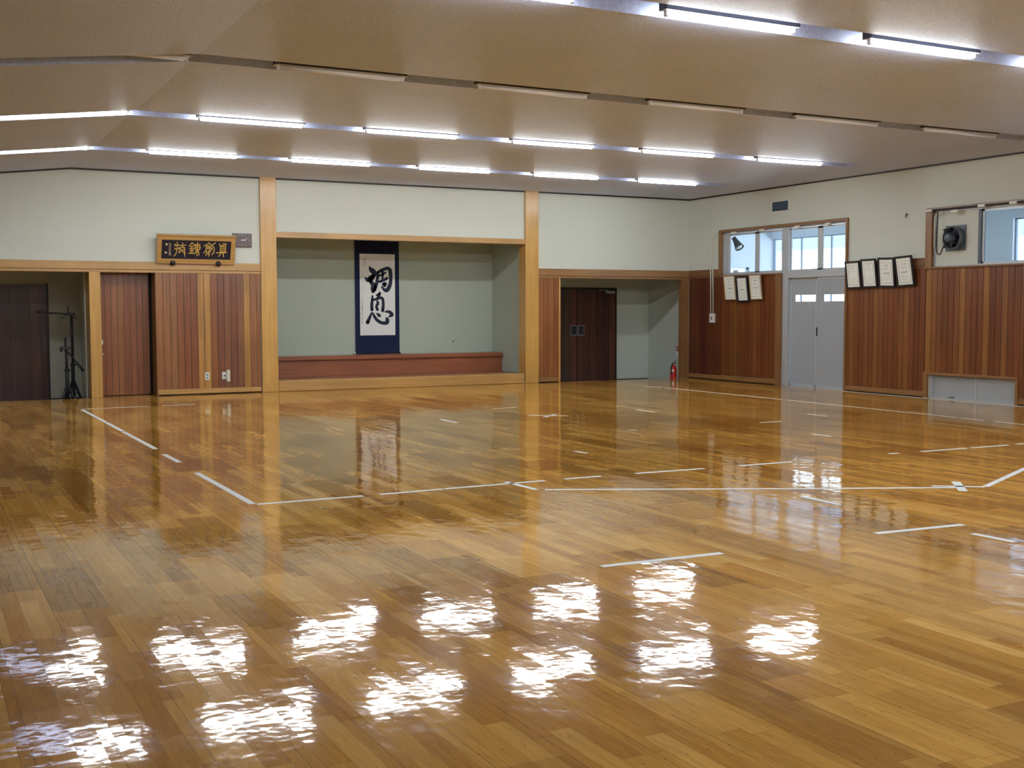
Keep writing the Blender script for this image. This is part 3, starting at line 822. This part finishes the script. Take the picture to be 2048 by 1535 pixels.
w2 = sash_window('window_2', [(14.20, 14.91), (14.90, 15.72)], 1.955, 2.745, (14.25, 15.79))
B(W-.0, W+.09, 15.655, 15.81, 0, 2.745).build('frame_post', M['alu'], w2, bevel=.003)
B(W+.03, W+.09, 17.33, 17.475, 1.955, 2.745).build('frame_post', M['alu'], w1, bevel=.003)
for wnd, y in ((w1, 17.12), (w1, 16.33), (w2, 15.40), (w2, 14.66)):
    mm = B(W-.045, W-.0, y-.06, y+.06, 2.712, 2.744); mm.box(W-.02, W+.02, y-.03, y+.03, 2.70, 2.75)
    mm.build('latch', M['white_plastic'], wnd, bevel=.004)
m = B(W+.003, W+.088, 14.245, 15.655, 1.862, 1.957)
structure('trim_24', m, M['alu'], bevel=.003)
def entrance(name, y0, y1, wy0, wy1, dx_, hy):
    m = MB()
    x0, x1 = W+.03+dx_, W+.06+dx_
    z0, z1 = .012, 1.862
    wz0, wz1 = 1.458, 1.567
    m.box(x0, x1, y0, y1, z0, wz0); m.box(x0, x1, y0, y1, wz1, z1)
    m.box(x0, x1, y0, wy0, wz0, wz1); m.box(x0, x1, wy1, y1, wz0, wz1)
    o = structure(name, m, M['grey_door'])
    fr = MB(); alu_frame(fr, y0, y1, z0, z1, .035, x0-.006, x1+.004)
    fr.build('door_frame', M['alu'], o, bevel=.002)
    p = B(x0+.01, x0+.014, wy0, wy1, wz0, wz1).build('pane', M['glass'], o)
    B(x0-.012, x0-.002, hy-.012, hy+.012, .88, 1.02).build('door_handle', M['black'], o)
    return o
entrance('door_5', 14.935, 15.66, 15.014, 15.551, 0.03, 14.965)
entrance('door_6', 14.25, 14.985, 14.291, 14.812, 0.0, 14.945)
structure('trim_25', B(W-.01, W+.12, 14.22, 15.80, -.02, .012), M['alu'])

# window with exhaust fan
m = MB(); alu_frame(m, 9.6, 12.465, 1.935, 2.765, .03, W+.015, W+.095)
w3 = structure('window_3', m, M['alu'], bevel=.002)
B(W+.03, W+.05, 11.66, 12.45, 1.955, 2.735).build('board_panel', M['plaster'], w3)
B(W+.02, W+.07, 11.615, 11.665, 1.955, 2.735).build('mullion', M['alu_dark'], w3)
s = MB(); alu_frame(s, 10.62, 11.615, 1.955, 2.735, .035, W+.04, W+.07); f = s.build('sash', M['alu'], w3)
B(W+.052, W+.055, 10.65, 11.59, 1.985, 2.70).build('pane', M['glass'], f)
s = MB(); alu_frame(s, 9.63, 10.64, 1.955, 2.735, .035, W+.06, W+.09); f = s.build('sash', M['alu'], w3)
B(W+.072, W+.075, 9.66, 10.61, 1.985, 2.70).build('pane', M['glass'], f)
t = empty('curtain_rail', (W-.045, 11.4, 2.765))
tag(t, 'dark rail with white clips along the head of the window with the fan', 'rail')
MB().tube([(W-.055, 12.55, 2.775), (W-.055, 9.7, 2.775)], .012, 8).build('rod', M['fan_dark'], t)
for y in (12.50, 11.55, 12.02, 11.02, 10.2):
    zz = 2.775 if y != 12.02 else 2.735
    B(W-.075, W-.03, y-.06, y+.06, zz-.022, zz+.014).build('clip', M['white_plastic'], t, bevel=.005)

# low sliding shutters at floor level
m = B(W-.035, W+.05, 10.90, 12.575, .352, .385); m.box(W-.035, W+.05, 12.50, 12.575, 0, .36); m.box(W-.035, W+.05, 10.90, 10.945, 0, .36)
w4 = structure('window_4', m, M['base_y'], bevel=.003)
B(W+.05, W+.07, 11.64, 12.50, .02, .352).build('shutter_panel', M['grey_shutter'], w4)
B(W+.035, W+.055, 10.945, 11.665, .02, .352).build('shutter_panel', M['grey_shutter'], w4)
B(W+.028, W+.06, 11.64, 11.668, .0, .352).build('shutter_stile', M['alu'], w4)
B(W+.03, W+.07, 12.44, 12.50, .0, .352).build('shutter_stile', M['alu'], w4)
B(W-.0, W+.07, 10.945, 12.50, -.01, .024).build('track', M['alu'], w4)
B(W+.0, W+.03, 12.03, 12.12, .024, .036).build('catch', M['black'], w4)

# exhaust fan
fy, fz = 12.065, 2.350
t = empty('exhaust_fan', (W+.03, fy, fz))
tag(t, 'grey wall exhaust fan with round guard mounted on the cream window board', 'fan')
pl = MB(); 
pl.box(W+.012, W+.03, fy-.18, fy+.18, fz-.182, fz+.182)
pl.build('mounting_plate', M['fan_grey'], t, bevel=.004)
MB().lathe([(.165,.012),(.165,-.07),(.155,-.075),(.150,-.06),(.150,.01)], (W,fy,fz), 'x', 32).build('shroud', M['fan_grey'], t)
MB().lathe([(0,.008),(.148,.008)], (W,fy,fz), 'x', 32).build('opening', M['black'], t)
for k in range(4):
    a = 2*math.pi*k/4+.5
    bl = MB(); e = Vector((0, math.cos(a), math.sin(a))); g = Vector((0, -math.sin(a), math.cos(a))); o = Vector((W-.02, fy, fz))
    bl.add([o+e*.03-g*.02+Vector((-.01,0,0)), o+e*.135-g*.055+Vector((-.02,0,0)), o+e*.14+g*.05+Vector((.012,0,0)), o+e*.03+g*.02+Vector((.01,0,0))], [(0,1,2,3)])
    bl.build('blade', M['fan_dark'], t)
MB().lathe([(0,-.165),(.05,-.163),(.062,-.15),(.064,-.06),(.05,-.03),(0,-.03)], (W,fy,fz), 'x', 22).build('motor', M['fan_grey'], t)
for sg_ in (-1, 1):
    MB().tube([(W-.03,fy+.14,fz+sg_*.135),(W-.10,fy+.115,fz+sg_*.12),(W-.13,fy+.06,fz+sg_*.09),(W-.12,fy+.01,fz+sg_*.055)], .011, 8).build('bracket', M['black'], t)
    MB().tube([(W-.03,fy-.13,fz+sg_*.11),(W-.09,fy-.07,fz+sg_*.07),(W-.12,fy,fz+sg_*.05)], .010, 8).build('bracket', M['fan_dark'], t)
MB().tube([(W-.06,12.33,2.74),(W-.06,12.335,2.60),(W-.06,12.345,2.40),(W-.06,12.35,2.22),(W-.06,12.325,2.13),(W-.06,12.28,2.115),(W-.06,12.25,2.16),(W-.09,12.19,2.23)], .0085, 8).build('power_cable', M['black'], t)
c_ = MB(); c_.tube([(W-.012,12.43,2.22),(W-.012,12.43,2.62),(W-.012,12.42,2.68),(W-.012,12.38,2.715),(W-.012,12.30,2.73)], .011, 8)
tag(c_.build('conduit_pipe', M['white_plastic']), 'pale bent conduit pipe up the window post beside the fan', 'pipe')

# wall vent, hook, switch with conduit
t = empty('wall_vent', (W, 15.865, 3.11))
tag(t, 'rectangular blue-grey ventilation grille high on the wall above the entrance', 'vent')
m = MB()
ya, yb_, za, zb_ = 15.655, 16.075, 3.028, 3.192
for (a, b, c_, d_) in ((ya-.02, yb_+.02, zb_, zb_+.016), (ya-.02, yb_+.02, za-.016, za), (ya-.02, ya, za, zb_), (yb_, yb_+.02, za, zb_)):
    m.box(W-.018, W+.01, a, b, c_, d_)
m.build('frame', M['white_plastic'], t)
s = MB(); n = 9
for i in range(n):
    z_ = za+(i+.5)*(zb_-za)/n
    s.add([(W-.014,ya,z_-.012),(W-.014,yb_,z_-.012),(W-.001,yb_,z_+.008),(W-.001,ya,z_+.008)], [(0,1,2,3)])
s.box(W-.002, W-.0005, ya, yb_, za, zb_)
s.build('grille', M['vent'], t)
m = MB(); m.lathe([(0,-.014),(.013,-.012),(.016,0)], (W, 12.985, 2.755), 'x', 12); m.tube([(W-.008,12.985,2.755),(W-.02,12.985,2.74),(W-.022,12.985,2.72),(W-.012,12.985,2.71)], .006, 8)
tag(m.build('wall_hook', M['black_trim']), 'tiny dark hook on the cream wall between door and fan window', 'hook')
m = MB(); m.ring((8.52, AB-.012, 1.60), .035, .006, 'y'); m.tube([(8.52,AB-.002,1.635),(8.52,AB-.02,1.635)], .006, 6)
tag(m.build('wall_hook', M['plaster_lobby']), 'faint ring hook on the alcove wall right of the scroll', 'hook')
m = MB(); m.lathe([(0,-.014),(.012,-.012),(.016,0)], (9.17, AB, .73), 'y', 10)
tag(m.build('wall_peg', M['fan_grey']), 'tiny grey peg low on the alcove wall near its right corner', 'peg')

t = empty('switch_box', (W-.03, 17.735, 1.16))
tag(t, 'small grey switch box on the wainscot below two white conduits', 'switch')
B(W-.05, W-.01, 17.665, 17.80, 1.075, 1.25).build('box', M['white_plastic'], t, bevel=.006)
B(W-.056, W-.048, 17.715, 17.745, 1.13, 1.19).build('rocker', M['fan_grey'], t)
m = MB(); m.tube([(W-.035,17.775,1.25),(W-.035,17.785,2.0),(W-.035,17.79,2.08),(W-.02,17.785,2.15),(W-.016,17.77,2.62),(W-.016,17.74,2.70),(W-.016,17.68,2.735),(W-.016,17.56,2.738)], .011, 8)
tag(m.build('conduit_pipe', M['ivory_plastic']), 'longer white conduit pipe rising from switch box and bending to the transom', 'pipe', 'conduits above the switch box')
m = MB(); m.tube([(W-.035,17.70,1.25),(W-.035,17.72,2.0),(W-.035,17.725,2.075)], .011, 8)
tag(m.build('conduit_pipe', M['ivory_plastic']), 'shorter white conduit pipe from switch box up to the rail', 'pipe', 'conduits above the switch box')

# ------------------------------------------------------------------ framed certificates
def certificate(yc, z0, h, w, lean, twist, frame_mat, fw, label, group, head, seed):
    """hangs on the right wall leaning forward; local x = along wall towards the camera"""
    t = empty('framed_certificate', (W-.045, yc, z0))
    R = Matrix.Rotation(math.radians(-90), 4, 'Z') @ Matrix.Rotation(lean, 4, 'X') @ Matrix.Rotation(twist, 4, 'Y')
    t.rotation_euler = R.to_euler()
    tag(t, label, 'certificate', group)
    # local frame: x along wall, y into wall, z up
    a = w/2
    m = MB()
    m.box(-a, a, -.012, .012, 0, fw); m.box(-a, a, -.012, .012, h-fw, h)
    m.box(-a, -a+fw, -.012, .012, fw, h-fw); m.box(a-fw, a, -.012, .012, fw, h-fw)
    m.build('frame', frame_mat, t, local=True, bevel=.003)
    B(-a+fw*.8, a-fw*.8, -.002, .008, fw*.8, h-fw*.8).build('paper', M['cert_paper'], t, local=True)
    iw, ih = w-2*fw, h-2*fw
    bx, bz0, bz1 = iw/2-.032, fw+.04, h-fw-.05
    bd = MB()
    for (x0, x1, q0, q1) in ((-bx, bx, bz1, bz1+.005), (-bx, bx, bz0-.005, bz0), (-bx, -bx+.005, bz0, bz1), (bx-.005, bx, bz0, bz1)):
        bd.box(x0, x1, -.0035, -.002, q0, q1)
    bd.build('printed_border', M['print_pale'], t, local=True)
    tx = MB(); r = random.Random(seed)
    f = lambda u, v: (u, -.0035, v)
    def glyph(cx, cz, s):
        for q in range(4):
            x0, q0 = cx+r.uniform(-s, s)*.8, cz+r.uniform(-s, s)*.8
            if q % 2: stroke_mesh(tx, [(x0, cz-s*.8, s*.28), (x0+r.uniform(-.2,.2)*s, cz+s*.8, s*.28)], f, 1)
            else: stroke_mesh(tx, [(cx-s*.85, q0, s*.28), (cx+s*.85, q0+r.uniform(-.1,.1)*s, s*.28)], f, 1)
    H = bz1-bz0
    for k in range(head): glyph((k-(head-1)/2)*.05, bz1-H*.13, .014)
    def row(z, k, s, sp, j=0):
        for i in range(k): glyph((i-(k-1)/2)*sp+j, z, s)
    if head < 9:
        row(bz1-H*.27, 5, .006, .022, -.02); row(bz1-H*.34, 8, .005, .018)
        if seed % 10 != 2 and seed % 10 != 4: row(bz1-H*.52, 4, .014, .032, -.005)
        for i, k in enumerate((7, 9, 8, 6)): row(bz1-H*(.66+.075*i), k, .0045, .018, -.01 if i % 2 else .01)
    tx.build('lettering', M['print'] if seed % 10 not in (2, 4) else M['print_pale'], t, local=True)
    return t
LW = grain_wood('light_frame_wood', (0.42, 0.30, 0.16), (0.52, 0.38, 0.22), 'z', 0.4, 0.2)
G1, G2 = 'certificates under the transom', 'certificates between door and fan window'
certificate(17.155, 1.500, .445, .315, .12, math.radians(-0.5), LW, .014, 'light-framed certificate with one large heading mark, nearest the switch box', G1, 1, 1)
certificate(16.790, 1.455, .475, .330, .12, math.radians(-0.5), M['black'], .034, 'black-framed certificate hung between two light-framed ones', G1, 1, 3)
certificate(16.420, 1.500, .445, .315, .12, math.radians(-1.0), LW, .016, 'light-framed certificate hung next to the entrance door, right of the black frame', G1, 2, 5)
certificate(14.015, 1.648, .445, .325, .12, math.radians(-1.0), M['black'], .030, 'black-framed certificate with faint print touching the door casing', G2, 2, 12)
certificate(13.672, 1.657, .458, .325, .12, math.radians(-0.3), M['black'], .030, 'black-framed certificate with faintest print, second from the entrance door', G2, 1, 14)
certificate(13.312, 1.658, .462, .335, .12, math.radians(1.6), M['black'], .030, 'black-framed certificate with bold name line, third from the entrance door', G2, 2, 15)
certificate(12.925, 1.664, .468, .350, .14, math.radians(-2.6), M['black'], .031, 'tilted black-framed certificate nearest the fan window', G2, 2, 16)

# ------------------------------------------------------------------ corridor behind the glass
wc = MB()
Y0, Y1 = 8.6, 18.6
wc.box(CX, CX+.15, Y0-.2, 11.0, -.1, 3.1)
wc.box(CX, CX+.15, 11.0, 12.78, -.1, .8); wc.box(CX, CX+.15, 11.0, 12.78, 2.76, 3.1)
wc.box(CX, CX+.15, 12.78, 14.8, -.1, 3.1)
wc.box(CX, CX+.15, 14.8, Y1, -.1, .8); wc.box(CX, CX+.15, 14.8, Y1, 2.74, 3.1)
structure('wall_corridor_far', wc, M['corridor'])
we = MB()
we.box(13.7, CX+.15, Y1, Y1+.12, 2.17, 3.1); we.box(13.7, 14.0, Y1, Y1+.12, -.1, 2.17); we.box(15.05, CX+.15, Y1, Y1+.12, -.1, 2.17); we.box(14.0, 15.05, Y1, Y1+.12, -.1, 1.2)
structure('wall_corridor_end', we, M['corridor'])
structure('wall_corridor_near', B(13.7, CX+.15, Y0-.2, Y0, -.1, 3.1), M['corridor'])
structure('ceiling_corridor', B(13.70, CX+.45, Y0-.2, Y1+.12, 2.96, 3.05), M['corridor_ceiling'])
structure('floor_corridor', B(13.70, CX+.15, Y0-.2, Y1+.12, -.12, -.02), M['corridor_floor'])
def outer_window(name, y0, y1, z0, z1, step, phase):
    m = MB(); alu_frame(m, y0, y1, z0, z1, .022, CX+.05, CX+.09)
    y = phase
    while y < y1:
        if y > y0: m.box(CX+.055, CX+.085, y-.013, y+.013, z0, z1)
        y += step
    o = structure(name, m, M['alu_mid'])
    B(CX+.068, CX+.071, y0+.02, y1-.02, z0+.02, z1-.02).build('pane', M['glass'], o)
outer_window('window_5', 14.8, Y1-.02, .8, 2.74, .838, 15.253)
outer_window('window_6', 11.0, 12.78, .8, 2.76, .89, 11.0)
m = MB(); y_ = Y1+.05
for (a, b, c_, d_) in ((14.0, 15.05, 2.13, 2.17), (14.0, 15.05, 1.2, 1.24), (14.0, 14.04, 1.2, 2.17), (15.01, 15.05, 1.2, 2.17)): m.box(a, b, y_, y_+.05, c_, d_)
w7 = structure('window_7', m, M['alu'])
B(14.04, 15.01, y_+.02, y_+.023, 1.24, 2.13).build('pane', M['glass'], w7)
for xx in (14.38, 14.74):
    B(xx-.045, xx+.045, y_-.03, y_+.02, 2.055, 2.11).build('latch', M['fan_grey'], w7)
# spotlight hung inside the corridor
t = empty('spot_lamp', (13.86, 17.58, 2.62))
tag(t, 'black cone-shaped spot lamp hanging behind the first transom pane', 'lamp')
MB().tube([(13.86,17.70,2.50),(13.86,17.70,2.60),(13.86,17.68,2.65),(13.86,17.61,2.665)], .009, 8).build('arm', M['black'], t)
neck, mouth = Vector((13.86, 17.60, 2.668)), Vector((13.885, 17.45, 2.47))
rot_ = (mouth-neck).to_track_quat('Z', 'Y').to_euler()
prof = [(0,0),(.042,0),(.046,.05),(.05,.08),(.085,.225),(.09,.245),(.082,.243),(.045,.085),(0,.08)]
shade = MB().lathe(prof, (0,0,0), 'z', 22).build('shade', M['black'], t, local=True)
bulb = MB().lathe([(0,.10),(.035,.13),(.066,.20),(.06,.23),(0,.24)], (0,0,0), 'z', 16).build('bulb', M['white_plastic'], t, local=True)
for o_ in (shade, bulb):
    o_.location = neck-t.location; o_.rotation_euler = rot_
# outdoors
structure('ground', B(CX+.15, 26, 2, 34, -.25, -.15), M['ground'])
structure('wall_outside_bounce', B(18.6, 18.75, 4, 33, -.2, 2.70), M['outside'])  # added white wall that catches the sun and whitens the lower corridor panes
structure('wall_outside_end', B(13.0, 18.6, 22.2, 22.35, -.2, 2.6), M['outside'])

# ------------------------------------------------------------------ fluorescent lights
def fluor(name, lit, x, y, label, group):
    t = empty(name, (x, y, ZC)); tag(t, label, 'ceiling light', group)
    L = .615
    MB().box(-L, L, -.05, .05, .008, .15).build('housing', M['fixture'], t, local=True, bevel=.004)
    r = MB(); r.box(-L, L, -.046, .046, 0.0045, .008)
    r.build('reflector', M['fixture_white'], t, local=True)
    MB().tube([(-L+.03,0,-.0145),(L-.03,0,-.0145)], .019, 14).build('tube', M['tube_on'] if lit else M['tube_off'], t, local=True)
    if lit:
        lo = bpy.data.objects.new('tube_light', LAMP); COL.objects.link(lo); lo.parent = t; lo.location = (0, 0, -.0365)
        for q in (-1, 1):
            so_ = bpy.data.objects.new('tube_side_light', SIDE); COL.objects.link(so_); so_.parent = t
            so_.location = (0, q*.0225, -.0145); so_.rotation_euler = (q*math.pi/2, 0, 0)
    for s_ in (-1, 1):
        b = MB(); b.box(s_*(L-.03)-.012, s_*(L-.03)+.012, -.018, .018, -.036, .02)
        b.build('lamp_socket', M['fixture_white'], t, local=True, bevel=.004)
    return t
XS = [2.905+1.952*k+.615 for k in range(-1, 5)]
on = off = None
ORD = ['half hidden at ceiling crease', 'first after ceiling crease', 'second after ceiling crease', 'third after ceiling crease', 'fourth after ceiling crease', 'last before door wall']
RN = ['row nearest alcove wall', 'second row from alcove wall', 'third row from alcove wall', 'fourth row from alcove wall']
for ri, y in enumerate(ROWS):
    for k, x in enumerate(XS):
        if ri >= 4:
            if k == 0: continue
            lab, grp = 'lit fluorescent tube light in the rows above and behind the camera', 'lit tube lights above the camera'
        else:
            lab = ('unlit' if ri == 2 else 'glowing') + ' ceiling tube light, ' + ORD[k] + ', ' + RN[ri]
            grp = ('unlit tube lights' if ri == 2 else 'lit tube lights') + ', row %d from the alcove wall' % (ri+1)
        if ri == 2:
            if off is None: off = fluor('fluorescent_light', False, x, y, lab, grp)
            else: copy_thing(off, (x, y, ZC), lab, grp)
        else:
            if on is None: on = fluor('fluorescent_light', True, x, y, lab, grp)
            else: copy_thing(on, (x, y, ZC), lab, grp)

# ------------------------------------------------------------------ floor tape
TAPES = []
def tape(x0, y0, x1, y1, label, w=.048, group='white tape marks on the floor'):
    a = Vector((x0, y0)); b = Vector((x1, y1)); d = (b-a).normalized(); n = Vector((-d.y, d.x))*w/2
    m = MB(); z0, z1 = .0002, .0012
    q = [a+n, b+n, b-n, a-n]
    m.add([(p.x,p.y,z0) for p in q]+[(p.x,p.y,z1) for p in q], [(0,1,2,3),(7,6,5,4),(0,4,5,1),(1,5,6,2),(2,6,7,3),(3,7,4,0)])
    o = m.build('floor_tape', M['tape'])
    tag(o, label, 'tape', group)
tape(2.047, 16.517, 2.917, 16.542, 'white long tape dash of the far boundary, starting at its far left corner', 0.048)
tape(3.115, 16.567, 3.565, 16.585, 'white second tape dash of the far boundary, in front of the wall outlets', 0.048)
tape(2.037, 16.424, 2.053, 14.384, 'white tape strip of the left boundary starting at the far left corner', 0.048)
tape(2.054, 14.328, 2.061, 13.246, 'white second tape strip of the left boundary from the far corner', 0.048)
tape(2.058, 13.188, 2.069, 11.385, 'white third tape strip of the left boundary from the far corner', 0.048)
tape(2.057, 10.917, 2.069, 10.282, 'white short separate tape dash of the left boundary', 0.048)
tape(2.055, 9.545, 2.057, 7.808, 'white long tape strip of the left boundary ending at its near corner', 0.048)
tape(2.082, 7.783, 2.846, 7.782, 'white tape strip of the near boundary starting at the left corner', 0.048)
tape(2.972, 7.786, 3.477, 7.802, 'white second tape strip of the near boundary from the left corner', 0.048)
tape(3.491, 7.806, 4.350, 7.819, 'white tape strip of the near boundary crossed by a short slanting strip', 0.048)
tape(4.524, 7.822, 4.861, 7.822, 'white short tape dash of the near boundary just right of the crossing', 0.048)
tape(5.181, 7.818, 5.849, 7.793, 'white tape strip of the near boundary alone in mid floor', 0.048)
tape(6.226, 7.788, 6.794, 7.785, 'white tape strip of the near boundary in front of the entrance doors', 0.048)
tape(7.954, 7.801, 8.060, 7.795, 'white tiny tape dash of the near boundary before the fan window wall', 0.048)
tape(8.339, 7.782, 8.915, 7.766, 'white tape strip of the near boundary towards the floor shutters', 0.048)
tape(8.974, 7.761, 9.468, 7.756, 'white last but one tape strip of the near boundary towards the shutter wall', 0.048)
tape(9.608, 7.762, 9.890, 7.752, 'white tape strip of the near boundary running out of the picture', 0.048)
tape(4.054, 7.909, 4.072, 7.451, 'white short slanting tape strip crossing the near boundary', 0.048)
tape(4.128, 7.421, 5.945, 6.508, 'white very long tape line across mid floor, its left piece', 0.048)
tape(5.948, 6.509, 6.866, 6.071, 'white continuation of the long mid-floor tape line up to the crossed end', 0.048)
tape(6.774, 6.214, 7.079, 5.995, 'white tape strip through the cross mark at the end of the long line', 0.048)
tape(7.100, 6.282, 6.779, 5.927, 'white short wide tape piece laid across the end of the long line', 0.065)
tape(7.098, 6.002, 8.225, 6.551, 'white wide tape strip going off beyond the cross mark', 0.048)
tape(11.269, 16.740, 11.412, 16.392, 'white farthest short tape strip of the right boundary near the extinguisher', 0.048)
tape(11.384, 16.261, 11.376, 13.299, 'white long tape strip of the right boundary in front of the certificates', 0.048)
tape(11.373, 13.202, 11.355, 10.386, 'white long tape strip of the right boundary in front of the entrance', 0.048)
tape(11.351, 10.372, 11.338, 10.041, 'white short tape strip of the right boundary before the floor shutters', 0.048)
tape(11.330, 9.970, 11.327, 9.628, 'white second short tape strip of the right boundary before the floor shutters', 0.048)
tape(11.326, 9.480, 11.313, 8.906, 'white tape strip of the right boundary running out of the picture', 0.048)
tape(6.939, 13.908, 7.314, 13.950, 'white faint tape dash in front of the alcove platform', 0.035)
tape(5.699, 12.849, 5.695, 12.366, 'white short slanting tape dash right of the scroll reflection', 0.048)
tape(6.882, 12.791, 7.286, 12.515, 'white thin tape strip under the small cross before the right lobby', 0.048)
tape(6.955, 12.509, 7.256, 12.770, 'white short tape piece crossing the thin strip before the right lobby', 0.048)
tape(5.502, 9.322, 5.528, 9.143, 'white tiny tape dash alone on the floor before the right pillar', 0.048)
tape(8.534, 12.856, 8.539, 12.447, 'white short tape dash in front of the right lobby', 0.048)
tape(7.028, 10.737, 7.071, 10.653, 'white tiny faint tape dash in the open floor before the right lobby', 0.035)
tape(8.830, 10.686, 9.135, 10.674, 'white tape dash in front of the wainscot left of the entrance doors', 0.048)
tape(10.070, 11.271, 10.081, 10.941, 'white upper of two tape dashes in the entrance door reflection', 0.048)
tape(8.494, 9.434, 8.501, 9.163, 'white lower of two tape dashes in the entrance door reflection', 0.048)
tape(5.583, 6.293, 5.573, 5.905, 'white slanting tape dash in the bright transom reflection', 0.048)
tape(5.034, 5.036, 5.716, 4.994, 'white wide tape strip in the certificate reflections', 0.048)
tape(5.533, 4.767, 5.544, 4.476, 'white wide slanting tape dash near the right picture edge', 0.048)
tape(3.138, 5.041, 3.890, 5.014, 'white nearest wide tape strip, beside the shiny lamp reflections', 0.048)

# ------------------------------------------------------------------ daylight, world, camera
sun = bpy.data.lights.new('sun', 'SUN'); sun.energy = 30; sun.angle = .02; sun.color = (1.0, .98, .95)
so = bpy.data.objects.new('sun', sun); COL.objects.link(so); so.location = (0, 0, 20)
so.rotation_euler = Vector((.6, .35, -.72)).to_track_quat('-Z', 'Y').to_euler()
w = bpy.data.worlds.new('overcast_sky'); SC.world = w; w.use_nodes = True
bg = w.node_tree.nodes.get('Background') or w.node_tree.nodes.new('ShaderNodeBackground')
bg.inputs[0].default_value = (0.50, 0.72, 1.0, 1); bg.inputs[1].default_value = 2.2

cam = bpy.data.cameras.new('camera'); cam.sensor_width = 36; cam.sensor_fit = 'HORIZONTAL'
cam.lens = 2322.94/2048*36; cam.clip_start = .05; cam.clip_end = 200
coo = bpy.data.objects.new('camera', cam); COL.objects.link(coo)
pitch, yaw, roll = 0.0635, 0.4792, -0.0019
fwd = Vector((math.sin(yaw)*math.cos(pitch), math.cos(yaw)*math.cos(pitch), -math.sin(pitch)))
rt = Vector((math.cos(yaw), -math.sin(yaw), 0)); up = rt.cross(fwd)
r2 = math.cos(roll)*rt + math.sin(roll)*up; u2 = -math.sin(roll)*rt + math.cos(roll)*up
mw = Matrix((( r2.x, u2.x, -fwd.x, 0), (r2.y, u2.y, -fwd.y, 0), (r2.z, u2.z, -fwd.z, 1.32), (0,0,0,1)))
coo.matrix_world = mw
SC.camera = coo
SC.view_settings.view_transform = 'Standard'
SC.view_settings.look = 'None'
SC.view_settings.exposure = 0.0
SC.cycles.use_denoising = True
SC.cycles.max_bounces = 10
SC.cycles.diffuse_bounces = 5
SC.cycles.glossy_bounces = 4
SC.cycles.transparent_max_bounces = 12
SC.cycles.sample_clamp_indirect = 8.0
